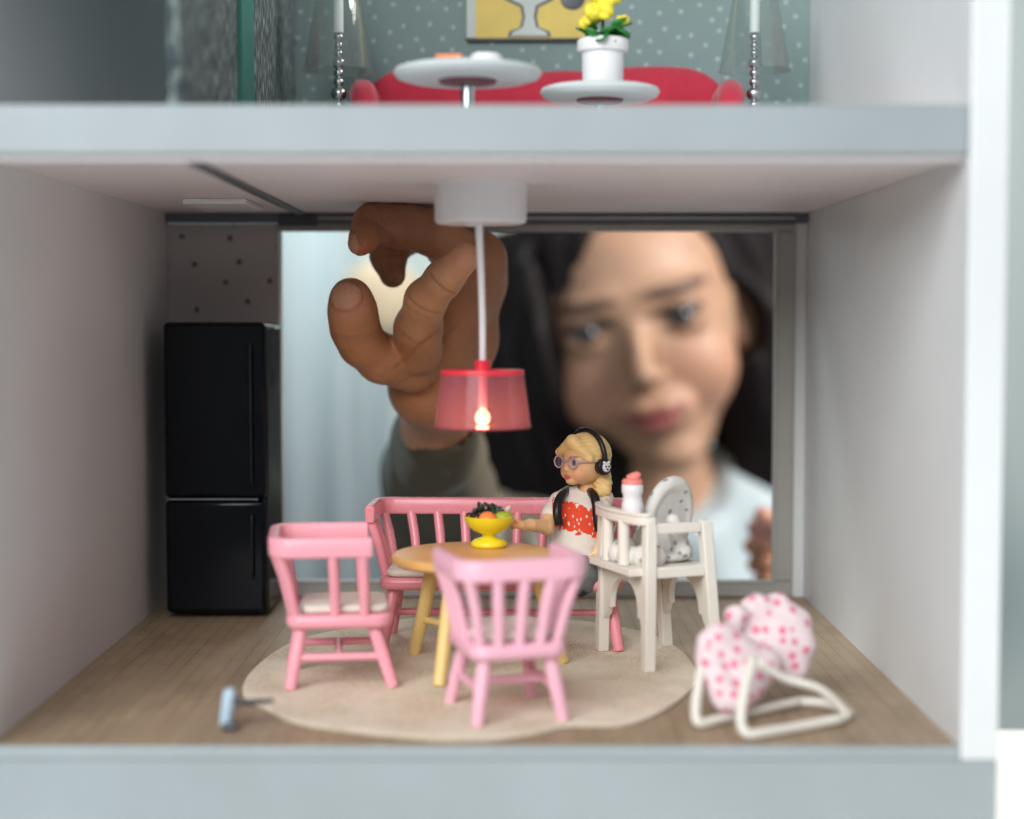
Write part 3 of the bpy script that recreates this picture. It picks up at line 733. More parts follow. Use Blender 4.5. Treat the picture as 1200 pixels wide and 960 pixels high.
build('frame_tube', tubepath([(-1.5, -12, 17), (6, -9, 12), (15, -8, 9), (22, -6, 3)], fr * .85), M['cream'], t, smooth=180)
def bounce(P):
    d = None
    for (px, py, Y, rx, ry, rz_) in ((893, 748, 430, 9.6, 5.0, 10.0), (905, 735, 434, 8.5, 5.0, 7.5), (846, 764, 417, 6.6, 6.0, 5.6), (872, 780, 419, 9.5, 7.0, 6.6), (862, 808, 413, 7.0, 5.0, 4.6), (922, 762, 430, 6.5, 5.0, 8.0)):
        c = wpt(px, py, Y); e = ell(P, (c.x, c.y, c.z), (rx, ry, rz_)); d = e if d is None else smin(d, e, 5.0)
    for (px, py, Y, r) in ((832, 752, 414, 3.4), (830, 775, 413, 3.2), (845, 742, 416, 3.2), (862, 722, 424, 3.4), (885, 710, 429, 3.4), (912, 710, 432, 3.4), (935, 728, 432, 3.4), (842, 800, 410, 2.8), (848, 822, 409, 2.8), (868, 824, 409, 2.8), (940, 755, 430, 3.2), (932, 785, 428, 3.0)):
        c = wpt(px, py, Y); d = smin(d, ell(P, (c.x, c.y, c.z), (r * .9, r * .9, r * .9)), 3.4)
    return d + .12 * np.sin(P[0] * 1.1 + P[2] * .7)
sdf_obj('pad', bounce, (-22, -22, 1.5), (26, 26, 42), .5, M['bounce_print'], t)

# small toy at the lower left
t = thing('toy_scooter', (-70.6, 404, 0), 0, 'small pale blue toy with a thin grey handle at the lower left edge', 'toy')
build('body', MB().box((-0.2, 0, 5.6), (3.0, 5, 9.6), (0, R(8), 0)), M['pale_blue'], t, bevel=1.2)
build('rod', MB().tube([(-1, 0, 7.5), (4, 1, 6.4), (11, 2, 6.8)], [1.1, .9, .5], 12), M['dark_grey'], t, smooth=180)
build('foot', MB().tube([(-1, -2, 1.2), (2.2, -2.5, 1.2)], 1.15, 14), M['dark_grey'], t)

# ------------------------------------------------------------------ refrigerator
t = thing('toy_refrigerator', (-100.5, 571, 0), 0, 'tall glossy black toy refrigerator at the left wall', 'refrigerator')
build('cabinet', MB().box2((-17.2, -14, .6), (17.2, 22, 100.5)), M['black_gloss'], t, bevel=2.2)
fd1 = build('door', MB().box2((-17.2, -18, 41.2), (17.2, -14.2, 100.8)), M['black_gloss'], t, bevel=1.7)
fd2 = build('door', MB().box2((-17.2, -18, 1.8), (17.2, -14.2, 40.6)), M['black_gloss'], t, bevel=1.7)
build('handle', tubepath([(12.6, -18.2, 48), (12.6, -20.2, 50), (12.6, -20.2, 90), (12.6, -18.2, 92)], .36), M['black_plastic'], fd1)
build('handle', tubepath([(12.6, -18.2, 14), (12.6, -20.2, 16), (12.6, -20.2, 34), (12.6, -18.2, 36)], .36), M['black_plastic'], fd2)
build('trim', MB().box2((-16.5, -18.3, 40.7), (14.5, -15, 41.15)), M['chrome'], t)

# ------------------------------------------------------------------ upper room
def coffee(x, y, zt_, r, label, sm):
    t = thing('coffee_table', (x, y, ZU + .3), 0, label, 'coffee table', 'round white coffee tables in the upper room')
    h = zt_ - ZU - .3
    build('table_top', MB().lathe([(0, h - 3.4), (r * .84, h - 3.4), (r * .95, h - 2.7), (r, h - 1.4), (r * .97, h - .35), (r * .9, h), (0, h)], seg=96), M['table_white'], t, smooth=50)
    build('mount', MB().lathe([(0, h - 4.1), (r * .37, h - 4.1), (r * .4, h - 3.45), (0, h - 3.42)], seg=48), M['wine'], t)
    build('stem', MB().tube([(0, 0, .8), (0, 0, h - 4.15)], 1.85 * sm, 24), M['chrome'], t)
    build('foot', MB().lathe([(0, 0), (r * .5, 0), (r * .45, .8), (2, 1.0), (0, 1)], seg=48), M['chrome'], t, smooth=40)
    return t
p1 = at(548, 80, 450); coffee(p1.x, 450, p1.z, 20.2, 'larger round white coffee table, left in the upper room', 1.05)
p2 = at(703, 103, 478); coffee(p2.x, 478, p2.z, 17.3, 'smaller round white coffee table carrying the flower pot', .8)
zt1 = p1.z + .03
single('magazine', MB().box((0, 0, .7), (8.5, 8, 1.3), (0, 0, R(12))), M['wine'], (p1.x - 3.6, 447, zt1 + .1), 'thin dark red magazine on the left coffee table', 'magazine', bevel=.15)
single('magazine', MB().box((0, 0, .5), (7, 6, .9), (0, 0, R(-10))), M['orange'], (p1.x - 4.4, 445, zt1 + 1.6), 'small orange booklet on the dark red magazine', 'booklet', bevel=.15)
t = thing('toy_box', (p1.x + 5.0, 450, zt1), R(15), 'small white lidded box on the left coffee table', 'box')
build('box_body', MB().lathe([(0, 0), (5.2, 0), (5.4, .4), (5.4, 2.0), (0, 2.0)], seg=40), M['white_plastic'], t, bevel=.2)
build('lid', MB().lathe([(0, 2.05), (4.4, 2.05), (4.2, 3.3), (3.6, 3.8), (0, 3.8)], seg=40), M['white_plastic'], t, bevel=.2)

t = thing('flower_pot', (p2.x + .8, 478, p2.z + .03), 0, 'white flower pot with yellow flowers on the smaller coffee table', 'potted plant')
build('pot', MB().lathe([(0, 0), (5.4, 0), (5.9, .5), (6.0, 9.8), (7.2, 10.2), (7.4, 11), (7.4, 13.2), (6.8, 13.8), (6.0, 13.5), (5.6, 12), (0, 11.6)], seg=48), M['white_plastic'], t, smooth=45)
random.seed(4)
for k in range(26):
    a = random.random() * 6.28; rr_ = 2 + random.random() * 6; z = 13.2 + random.random() * 3.6
    q = Euler((random.uniform(-.5, .9), random.uniform(-.6, .6), a - 1.57)).to_matrix(); L = 3.4 + random.random() * 2
    vs = [q @ (Vector(w) * L) + Vector((math.cos(a) * rr_ * .6, math.sin(a) * rr_ * .6, z)) for w in ((0, 0, 0), (.4, .3, .15), (.42, .8, .05), (0, 1.25, -.15), (-.42, .8, .05), (-.4, .3, .15))]
    build('leaf', MB().add(vs, [(0, 1, 2, 3), (0, 3, 4, 5)]), M['green'], t, solid=.5, smooth=60)
for k, (x, y, z, s) in enumerate(((-1.2, -3, 21, 1.25), (2.6, -2, 25, 1.2), (-3.4, 0, 19, 1.0), (5.5, -2, 18.5, .62), (.5, 1, 27.5, 1.2), (-2.5, -1, 26, 1.0))):
    mb = MB().ball((x, y, z), (1.5 * s, 1.5 * s, 1.2 * s), 12)
    for j in range(6):
        a = j * 1.047 + k; mb.ball((x + math.cos(a) * 1.9 * s, y + math.sin(a) * 1.1 * s, z + math.sin(a + k) * 1.2 * s + .3), (1.7 * s, 1.2 * s, 1.9 * s), 10, (a, k, .4))
    build('flower', mb, M['flower'], t, smooth=180)
build('stem', MB().tube([(0, 0, 11.6), (0, 0, 20), (.5, 1, 27)], .5, 8), M['green'], t)

# sofa
t = thing('toy_sofa', ((640 - 600) * .2966, 572, ZU + .3), 0, 'red fabric toy sofa against the dotted wallpaper upstairs', 'sofa')
def sofa(P):
    d = None
    for xx in np.linspace(-46, 46, 7):
        e = ell(P, (xx, 8, 24 + (1.6 if abs(xx) > 30 else 0)), (17, 5, 12)); d = e if d is None else smin(d, e, 6)
    d = smin(d, smax(np.abs(P[0]) - 57, np.abs(P[1] - 8) - 4.5, 2) + 0 * P[2], .01) if False else d
    return smin(d, ell(P, (0, 8, 14), (62, 6, 16)), 4)
sdf_obj('backrest', sofa, (-70, -2, .2), (70, 18, 42), 1.0, M['red_fabric'], t)
build('seat', MB().box2((-57, -20, 3), (57, 6, 14)), M['red_fabric'], t, bevel=3)
for s in (-1, 1):
    build('arm', tubepath([(s * 60, -20, 14), (s * 61.5, -18, 23), (s * 63, -4, 27), (s * 62, 6, 25)], [4.6] * 19, 16), M['red_fabric'], t, smooth=180)
    build('foot', MB().tube([(s * 52, -15, 0), (s * 52, -15, 3.5)], 1.6, 12), M['dark_grey'], t)

# floor lamps with a beaded stem and a clear cone shade
def beadlamp(px, Y, label, s):
    c = at(px, 100, Y)
    t = thing('floor_lamp', (c.x, Y, ZU + .3), 0, label, 'lamp', 'clear lamps with beaded chrome stems')
    build('foot', MB().lathe([(0, 0), (9, 0), (8.5, 1), (1.4, 1.6), (0, 1.6)], seg=40), M['chrome'], t, smooth=40)
    build('stem', MB().tube([(0, 0, 1.5), (0, 0, 62)], .8 * s, 12), M['chrome'], t)
    z = 3.2
    for r in (1.5, 2.0, 2.5, 1.8, 1.8, 1.8, 2.7, 1.8, 1.7, 2.2, 1.5, 1.5, 1.7):
        z += r * s * .86; build('bead', MB().ball((0, 0, z), (r * s, r * s, r * s * .9), 20), M['chrome'], t, smooth=180); z += r * s * .86
    build('sleeve', MB().tube([(0, 0, z), (0, 0, 60)], 1.7 * s, 16), M['white_plastic'], t)
    build('shade', MB().lathe([(6, 66), (11.8, 33), (12.3, 32.6), (11.4, 33), (5.7, 66)], seg=64), M['clear'], t, smooth=60)
    return t
beadlamp(397, 556, 'clear cone lamp on a beaded chrome stem, left of the red sofa', 1.0)
beadlamp(884, 556, 'clear cone lamp on a beaded chrome stem, right of the red sofa', 1.0)

# picture on the upper wall: plain generic shapes (a goblet and a round fruit)
pl, pr_ = at(547, 47, YB - 1), at(694, 47, YB - 1)
t = thing('wall_picture', (pl.x, YB, pl.z), 0, 'yellow picture in a thin black frame on the dotted wallpaper', 'picture')
w = pr_.x - pl.x
build('canvas', MB().box2((0, -1.6, .6), (w, -.1, 52)), M['picture_yellow'], t)
build('frame', MB().box2((-.4, -2.2, -.5), (w + .4, -.05, .5)), M['black_plastic'], t, bevel=.15)
build('margin', MB().box2((.1, -1.9, .7), (3.2, -1.65, 52)), M['picture_white'], t)
def motif(name, prof, cx_, m, y):
    poly = [(cx_ + a, b) for a, b in prof] + [(cx_ - a, b) for a, b in prof[::-1]]
    v = [(a, y, b) for a, b in poly] + [(a, y - .12, b) for a, b in poly]; n_ = len(poly)
    mb = MB().add(v, [tuple(range(n_)), tuple(range(n_, 2 * n_))[::-1]] + [(i, (i + 1) % n_, n_ + (i + 1) % n_, n_ + i) for i in range(n_)])
    build(name, mb, m, t)
motif('painted_goblet', [(7.8, 1.0), (7.2, 3), (3.4, 4.4), (2.6, 8), (3.2, 11.5), (8.5, 14), (12.2, 19), (12.6, 30)], 22.5, M['dark_grey'], -1.65)
motif('painted_goblet', [(6.6, 1.4), (6.0, 2.6), (2.4, 4.4), (1.5, 8), (2.2, 12.0), (7.6, 14.9), (11.2, 19.4), (11.6, 30)], 22.5, M['picture_white'], -1.80)
mb = MB().ball((38.0, -1.7, 14.5), (4.4, .3, 4.0), 24); build('painted_fruit', mb, M['dark_grey'], t, smooth=180)
# ------------------------------------------------------------------ the doll
DY = 513
def dp(px, py, dy=0): p = at(px, py, DY + dy); return (p.x, p.y, p.z)
dc = dp(684, 690); DO = (dc[0], DY, RZ + 24.4)
t = thing('doll', DO, 0, 'blond toy doll with glasses and black headphones sitting on the pink bench', 'doll')
hx, hy, hz = dp(685, 541)
fwd = Vector((-.80, -.60, 0)); sd = Vector((.60, -.80, 0))       # the way the doll looks; its left side
def hp(f, s, u): q = Vector((hx, hy, hz)) + (fwd * f + sd * s + Vector((0, 0, u))) * .9; return tuple(q)
rzf = math.atan2(fwd.y, fwd.x)
HS = .9
def ellh(P, c, r, rot=None): return ell(P, c, tuple(x * HS for x in r), rot)
def doll_body(P):
    d = ellh(P, hp(0, 0, 1.2), (8.0, 7.4, 7.4), (0, 0, rzf))
    d = smin(d, ellh(P, hp(1.6, 0, -2.6), (6.5, 6.5, 5.2), (0, 0, rzf)), 2.0)
    d = smin(d, ellh(P, hp(8.0, 0, -2.0), (1.1, .8, .9), (0, 0, rzf)), .9)
    for s in (-1, 1):
        d = smin(d, ellh(P, hp(5.0, s * 3.0, -3.8), (2.4, 2.2, 2.2)), 1.2)
        d = smax(d, -ellh(P, hp(9.0, s * 3.2, .3), (1.7, 1.9, 1.6)), .8)
    d = smin(d, ellh(P, hp(7.2, 0, -4.9), (1.2, 1.7, .55), (0, 0, rzf)), .35)
    d = smin(d, ellh(P, hp(5.6, 0, -6.4), (2.2, 2.4, 1.5)), 1.0)
    nx, ny, nz = dp(688, 574, 1)
    d = smin(d, cap(P, (nx, ny, nz + 4), (nx + .4, ny, nz - 3), 2.0, 2.3), .8)
    d = smin(d, chain(P, [(*dp(688, 590, 1), 5.0), (*dp(684, 625, 1), 5.6), (*dp(680, 655, 2), 6.2)], 3), 2)
    # right arm reaches for the bowl
    d = smin(d, chain(P, [(*dp(652, 588, -1), 2.5), (*dp(645, 606, -6), 2.3), (*dp(640, 618, -10), 2.2), (*dp(622, 615, -16), 1.75), (*dp(612, 616, -19), 1.4)], .8), 1.0)
    hx_, hy_, hz_ = dp(608, 615, -20)
    d = smin(d, ell(P, (hx_, hy_, hz_), (1.9, 1.0, 1.4)), .5)
    for k, (a, b) in enumerate(((-2.6, 1.3), (-3.0, .5), (-2.9, -.3), (-2.4, -1.1))):
        d = smin(d, cap(P, (hx_ - .9, hy_ - .2, hz_ + b * .7), (hx_ + a, hy_ + (.5 if k % 2 else -.3), hz_ + b), .5, .38), .15)
    d = smin(d, cap(P, (hx_ + .4, hy_ - .6, hz_ + .6), (hx_ - 1.2, hy_ - 1.5, hz_ + 1.8), .5, .4), .2)
    # left arm hangs by the side
    d = smin(d, chain(P, [(*dp(706, 590, -2), 2.5), (*dp(709, 612, -5), 2.3), (*dp(707, 628, -9), 2.0), (*dp(702, 642, -12), 1.55)], .8), .6)
    gx, gy, gz = dp(700, 649, -13)
    d = smin(d, ell(P, (gx, gy, gz), (1.8, 1.1, 1.9)), .5)
    for k in range(4):
        d = smin(d, cap(P, (gx - 1.3 + k * .85, gy, gz - 1), (gx - 1.7 + k * .85, gy - .3, gz - 2.9 - (.5 if k in (1, 2) else 0)), .46, .38), .15)
    d = smin(d, cap(P, (gx - 1.2, gy - .4, gz + .4), (gx - 2.6, gy - .8, gz - .9), .48, .4), .2)
    return d
body, bv = sdf_obj('body', doll_body, (-10, 485, 22), (42, 526, 68), .3, M['doll_skin'], t, DO, relax=1)
def vcol(o, v, fn, base):
    me = o.data; ca = me.color_attributes.new('tint', 'FLOAT_COLOR', 'POINT')
    c = np.ones((len(v), 4), np.float32); c[:, :3] = fn(v, np.tile(np.array(base, np.float32), (len(v), 1)))
    ca.data.foreach_set('color', c.ravel())
def attr_tex(nt, tc):
    a = nt.nodes.new('ShaderNodeAttribute'); a.attribute_name = 'tint'; return a.outputs['Color']
M['doll_face'] = mat('doll_skin_painted', (.8, .47, .26), .42, .03, 60, sss=.25, ssr=(1, .5, .3), sscale=.0010, coltex=attr_tex)
def blob(v, c, r, soft=.25):
    d = np.sqrt((((v - np.array(c)) / np.array(r)) ** 2).sum(1)); return np.clip((1 + soft - d) / soft, 0, 1)[:, None]
def dollcol(v, c):
    q = v - np.array([hx, hy, hz]); f = q @ np.array(fwd); s = q @ np.array(sd); u = q[:, 2]
    L = np.stack([f, s, u], 1) / HS
    m = blob(L, (8.0, 0, -4.9), (2, 1.7, .75)); c = c * (1 - m) + np.array([.72, .16, .10]) * m
    for sg in (-1, 1):
        m = blob(L, (7.0, sg * 3.2, .3), (3, 1.35, 1.25)); c = c * (1 - m) + np.array([.62, .58, .55]) * m
        m = blob(L, (7.0, sg * 3.1, .2), (3, .75, .95)); c = c * (1 - m) + np.array([.03, .03, .07]) * m
        m = blob(L, (7.0, sg * 3.2, 2.2), (3, 1.6, .25)); c = c * (1 - m) + np.array([.40, .22, .10]) * m
        m = blob(L, (6.0, sg * 4.4, -3.2), (3, 1.6, 1.4), .9) * .3; c = c * (1 - m) + np.array([.85, .30, .20]) * m
    return c
vcol(body, bv, dollcol, (.90, .57, .29)); body.data.materials[0] = M['doll_face']
# hair: swept fringe, bun and ponytail
def dhair(P):
    d = ellh(P, hp(-1.2, 0, 2.4), (8.7, 8.3, 7.9), (0, 0, rzf))
    face = ellh(P, hp(9.4, -.4, -2.4), (7.6, 7.4, 7.8), (0, 0, rzf))
    d = smax(d, -face, .7)
    d = smin(d, cap(P, hp(6.3, 1.0, 7.4), hp(6.6, -5.4, 3.2), 2.0, 1.5), 1.0)
    d = smin(d, cap(P, hp(6.3, 1.4, 7.2), hp(3.4, 6.8, 1.8), 2.1, 1.5), 1.0)
    # strands
    ang_ = np.arctan2(P[2] - hz - 6, (P[0] - hx) * sd.x + (P[1] - hy) * sd.y)
    d = d + .09 * np.sin(ang_ * 22 + (P[2] - hz) * .5) + .05 * np.sin(ang_ * 47)
    px_, py_, pz_ = dp(705, 561, 1)
    pn = chain(P, [(*dp(706, 552, 5), 2.6), (*dp(706, 566, 0), 2.9), (*dp(709, 575, -2), 2.0)], 1)
    pn = smin(pn, ell(P, dp(699, 578, -3), (2.4, 1.8, 1.7)), .8); pn = smin(pn, cap(P, dp(703, 580, -2), dp(711, 592, -3), 1.3, .5), .8)
    pn = pn + .14 * np.sin(P[2] * 3.2 + P[0] * 2)
    return smin(d, pn, .6)
sdf_obj('hair', dhair, (10, 498, 44), (40, 528, 70), .28, M['doll_hair'], t, DO, relax=1)
# shirt
def shirt_tex(nt, tc):
    geo = nt.nodes.new('ShaderNodeSeparateXYZ'); nt.links.new(tc.outputs['Object'], geo.inputs[0])
    def mth(op, a, b=None, c=None):
        m = nt.nodes.new('ShaderNodeMath'); m.operation = op
        for i, x in enumerate((a, b, c)):
            if x is None: continue
            if isinstance(x, (int, float)): m.inputs[i].default_value = x
            else: nt.links.new(x, m.inputs[i])
        return m.outputs[0]
    z0 = at(680, 607, DY)[2] - DO[2]
    zc = mth('ADD', geo.outputs['Z'], mth('MULTIPLY', geo.outputs['X'], .22))
    n = nt.nodes.new('ShaderNodeTexNoise'); n.inputs['Scale'].default_value = 700; nt.links.new(tc.outputs['Object'], n.inputs['Vector'])
    band = mth('ABSOLUTE', mth('SUBTRACT', zc, z0 * K))
    band = mth('ADD', band, mth('MULTIPLY', mth('SUBTRACT', n.outputs['Fac'], .5), .005))
    inb = mth('LESS_THAN', band, .0043)
    v = vor(nt, maprot(nt, tc.outputs['Object'], (0, R(25), 0), (1, 1, .6)), 900, 1.0); v.distance = 'CHEBYCHEV'
    fl = mth('GREATER_THAN', v.outputs['Distance'], .21)
    side = mth('LESS_THAN', mth('ABSOLUTE', mth('ADD', geo.outputs['X'], .0003)), .0098)
    front = mth('LESS_THAN', geo.outputs['Y'], .000)
    return mixc(nt, mth('MULTIPLY', mth('MULTIPLY', mth('MULTIPLY', inb, fl), side), front), (.84, .79, .70), (.82, .085, .035))
M['shirt'] = mat('white_shirt_red_print', (.74, .68, .58), .8, .03, 100, .4, 1200, spec=.2, coltex=shirt_tex)
def dshirt(P):
    d = chain(P, [(*dp(686, 586, 1), 5.2), (*dp(682, 606, 0), 7.2), (*dp(680, 630, 1), 8.2), (*dp(678, 650, 1), 9.2)], 3)
    d = smin(d, cap(P, dp(664, 585, 1), dp(706, 585, 1), 3.6), 2)
    d = smax(d, (dp(0, 657, 0)[2] - P[2]) , .8)
    d = smin(d, cap(P, dp(655, 588, -1), dp(647, 603, -5), 3.2, 3.4), 1.2)
    d = smin(d, cap(P, dp(703, 588, -1), dp(709, 611, -5), 3.2, 3.3), 1.2)
    d = d + .22 * np.sin(P[2] * 1.5 + P[0] * .5) * np.clip((dp(0, 632)[2] - P[2]) / 3, 0, 1)
    nx, ny, nz = dp(688, 574, 0)
    return smax(d, -cap(P, (nx, ny, nz + 6), (nx, ny, nz - .5), 3.1), .5)
sdf_obj('shirt', dshirt, (6, 495, 24), (38, 527, 52), .3, M['shirt'], t, DO)
def dpants(P):
    d = ell(P, dp(681, 655, 1), (7.6, 6.6, 4.6))
    d = smin(d, chain(P, [(*dp(674, 660, -2), 3.8), (*dp(668, 668, -15), 3.9), (*dp(670, 680, -16), 3.3)], 1.5), 1.5)
    d = smin(d, chain(P, [(*dp(686, 660, -2), 3.8), (*dp(686, 672, -15), 4.2), (*dp(684, 684, -16), 3.5)], 1.5), 1.5)
    return d + .15 * np.sin(P[0] * 1.4 + P[2] * 1.1)
sdf_obj('trousers', dpants, (6, 485, 10), (34, 525, 34), .4, M['grey_cloth'], t, DO)
for px, py in ((669, 690), (681, 693)):
    mb = MB().ball([a - b for a, b in zip(dp(px, py, -16), DO)], (2.4, 3.4, 1.8), 16); build('shoe', mb, M['black_plastic'], t, smooth=180)
def rel(p): return tuple(a - b for a, b in zip(p, DO))
for pts in (((666, 574, 3), (659, 580, -4.5), (654, 590, -7.5), (653, 602, -9), (655, 614, -8.5)), ((690, 575, 2), (696, 581, -7.5), (699, 594, -10.4), (700, 608, -11.2), (702, 622, -11))):
    build('backpack_strap', tubepath([rel(dp(*p)) for p in pts], 1.45, 12), M['black_plastic'], t, smooth=180)
# glasses
for s in (-1, 1):
    c = hp(8.9 if s < 0 else 8.2, s * 3.3, .2); mb = MB(); pts = []
    for k in range(25):
        a = 2 * math.pi * k / 24; q = sd * math.cos(a) * 2.1 + Vector((0, 0, 1)) * math.sin(a) * 1.8
        pts.append(tuple(Vector(rel(c)) + q))
    gr = build('glasses_rim', MB().tube(pts, .25, 8, caps=False), M['clear_frame'], t, smooth=180)
    n_ = 24; vs = [Vector(p) for p in pts[:24]]; fr_ = [v_ + fwd * .12 for v_ in vs]
    build('glasses_lens', MB().add(vs + fr_, [tuple(range(24)), tuple(range(24, 48))[::-1]] + [(i, (i + 1) % 24, 24 + (i + 1) % 24, 24 + i) for i in range(24)]), M['lens'], gr)
build('glasses_temple', MB().tube([rel(hp(8.2, 5.5, .6)), rel(hp(4, 7.4, .8)), rel(hp(-1, 8.3, .6))], .4, 8), M['clear_frame'], t)
build('glasses_bridge', MB().tube([rel(hp(8.9, -1.1, .8)), rel(hp(8.9, 1.1, .8))], .35, 8), M['clear_frame'], t)
# headphones
pts = []
for k in range(15):
    a = R(-22 + 224 * k / 14); pts.append(rel(hp(-1.6 + .6 * math.sin(a), 9.1 * math.cos(a), 1.6 + 9.3 * math.sin(a))))
hpn = thing('headphones', hp(0, 0, 9), 0, 'black toy headphones with a pale cat face worn by the blond doll', 'headphones')
ho_ = Vector(DO) - Vector(hp(0, 0, 9))
def hb(name, mb, m, par=None, **kw):
    mb.v = [tuple(Vector(p) + ho_) for p in mb.v]; return build(name, mb, m, par or hpn, **kw)
hb('headband', MB().tube(pts, 1.3, 12, flat=.7), M['black_plastic'], smooth=180)
for s in (-1, 1):
    a, b = hp(-1.0, s * 7.4, -1.2), hp(-1.0, s * 10.4, -1.2)
    ecup = hb('ear_cup', MB().tube([rel(a), rel(hp(-1, s * 9.8, -1.2)), rel(b)], [2.5, 2.7, 2.3], 24), M['black_plastic'], bevel=.3)
e = hp(-1.0, 10.7, -1.2)
mb = MB().ball(rel(e), (1.6, .5, 1.6), 20, (0, 0, math.atan2(sd.y, sd.x) + R(90)))
for q in (-1.2, 1.2): mb.ball(rel(hp(-1.0 + q * .85, 10.7, .35)), .5, 10)
hb('cat_face', mb, M['white_plastic'], ecup, smooth=180)
mb = MB()
for q in (-.75, .75): mb.ball(rel(hp(-1.0 + q * .85, 11.05, -1.0)), (.36, .36, .36), 10)
mb.ball(rel(hp(-1.0, 11.15, -1.9)), .35, 10); hb('cat_eyes', mb, M['black_plastic'], ecup, smooth=180)

# ------------------------------------------------------------------ the child
def skin_bump(nt, tc): return attr_tex(nt, tc)
M['skin'] = mat('child_skin', (.5, .3, .2), .44, .16, 60, .36, 900, spec=.45, sss=.08, ssr=(1, .35, .2), sscale=.002, coltex=attr_tex)
M['hair'] = mat('dark_brown_hair', (.009, .006, .007), .6, .3, 60, .3, 400, spec=.2)
M['eye_white'] = mat('eye_white', (.42, .41, .41), .2, .03)
M['iris'] = mat('dark_iris', (.02, .02, .03), .08, .1, 400, spec=.8)
M['sweater'] = mat('olive_knit', (.15, .135, .105), .95, .15, 12, .5, 500, spec=.1)
M['shirt_pale'] = mat('pale_blue_shirt', (.52, .62, .66), .85, .06, 10, .3, 500, spec=.2)

CO = (120, 1060, -250)
child = thing('child', CO, 0, 'dark-haired child in a pale shirt leaning in behind the window, reaching for the lamp', 'person')
HC = Vector((84.0, 1075, 87.0))           # head centre
HM = Euler((R(4), R(-11.5), R(-6))).to_matrix()   # roll of the head
HMi = np.array(HM.transposed(), np.float32)
def hloc(P):
    dx, dy, dz = P[0] - HC.x, P[1] - HC.y, P[2] - HC.z
    return (HMi[0, 0] * dx + HMi[0, 1] * dy + HMi[0, 2] * dz, HMi[1, 0] * dx + HMi[1, 1] * dy + HMi[1, 2] * dz, HMi[2, 0] * dx + HMi[2, 1] * dy + HMi[2, 2] * dz)
EX, EZ = 29.5, 14.0
def headf(P):
    Q = hloc(P); X = np.abs(Q[0]); S = (X, Q[1], Q[2])
    d = ell(Q, (0, 14, 34), (69, 82, 72))
    d = smin(d, ell(Q, (2, -18, -3), (58, 50, 63)), 15)
    d = smin(d, ell(Q, (7, -36, -57), (29, 25, 23)), 18)
    d = smin(d, ell(Q, (9, -52, -71), (17, 13, 11)), 9)
    d = smin(d, ell(S, (33, -39, -22), (23, 22, 25)), 14)
    d = smin(d, ell(S, (20, -60, 31), (22, 9, 8)), 10)
    d = smax(d, -ell(S, (EX, -80, 12), (17, 19, 11)), 8)
    eb = ell(S, (EX, -55, EZ), (16, 14.6, 13.5))
    lids = smax(eb, -smax(ell(S, (EX, -72, EZ + 9), (18, 16, 13.6)), ell(S, (EX, -72, EZ - 10), (19, 16, 14.2)), .3), .5)
    d = smin(d, lids, 3)
    d = smin(d, chain(S, [(0, -62, 18, 6.0), (0, -72, 4, 6.2), (0, -79, -9, 6.8), (0, -83, -15, 7.6)], 3), 6)
    d = smin(d, ell(S, (9, -74, -17.5), (5.8, 6.6, 5.2)), 3)
    d = smax(d, -ell(S, (4.8, -81, -23), (2.4, 4, 1.8)), 1.0)
    Q0, S0 = Q, S; Q = (Q[0] - 2, Q[1], Q[2] - 4); S = (np.abs(Q[0]), Q[1], Q[2])
    d = smin(d, ell(Q, (0, -62, -44), (24, 14, 15)), 7)
    d = smin(d, chain(S, [(0, -73.5, -42.5, 4.2), (7, -73.5, -41.5, 4.0), (13, -69, -42.3, 2.4), (19.5, -64, -41.8, 1.0)], 1), 1.6)
    d = smin(d, chain(S, [(0, -72, -51.5, 5.2), (9, -71, -50.5, 4.4), (14, -67, -45.6, 2.2), (19.5, -63.5, -42.4, 1.0)], 1), 1.6)
    d = smax(d, -chain(S, [(0, -79.5, -46.5, .9), (11, -75, -45.0, 1.1), (20, -67, -42.0, .5)], .5), .8)
    Q, S = Q0, S0
    er = ell(S, (68, 12, 2), (8, 14, 25), (R(-8), 0, R(-24))); er = smax(er, -ell(S, (76, 3, 4), (7, 10, 17), (0, 0, R(-24))), 2)
    d = smin(d, er, 3)
    # neck, shoulders
    d = smin(d, cap(P, (HC.x + 10, HC.y + 30, HC.z - 60), (HC.x + 30, HC.y + 42, HC.z - 165), 35, 40), 12)
    return d
hv, hq = surface(headf, (-5, 960, -110), (205, 1175, 200), 2.0)
def facecol(v, c):
    Q = np.stack(hloc((v[:, 0], v[:, 1], v[:, 2])), 1); S = Q.copy(); S[:, 0] = np.abs(S[:, 0])
    T = Q - np.array([2, 0, 4]); T[:, 0] = np.abs(T[:, 0]); m = np.maximum(blob(T, (0, -76, -43.4), (9, 14, 2.6), .4), blob(T, (11, -70, -43.4), (9, 12, 2.0), .4)); m = np.maximum(m, blob(T, (0, -76, -50), (12, 14, 3.6), .4))
    c = c * (1 - m) + np.array([.36, .10, .10]) * m
    m = blob(T, (0, -76, -46.6), (16, 16, 1.5), .6) * .8; c = c * (1 - m) + np.array([.08, .02, .02]) * m
    m = blob(S, (EX - 5, -66, 31.5), (14, 22, 3.0), .6); m2 = blob(S, (EX + 10, -60, 33.2), (11, 20, 2.4), .6); m = np.maximum(m, m2) * .88
    c = c * (1 - m) + np.array([.06, .03, .022]) * m
    m = blob(S, (EX, -70, EZ + 5.0), (16, 18, 3.0), .5) * .97                     # lash line
    c = c * (1 - m) + np.array([.02, .012, .01]) * m
    m = blob(S, (37, -45, -22), (18, 25, 15), .9) * .25; c = c * (1 - m) + np.array([.62, .26, .18]) * m
    return c
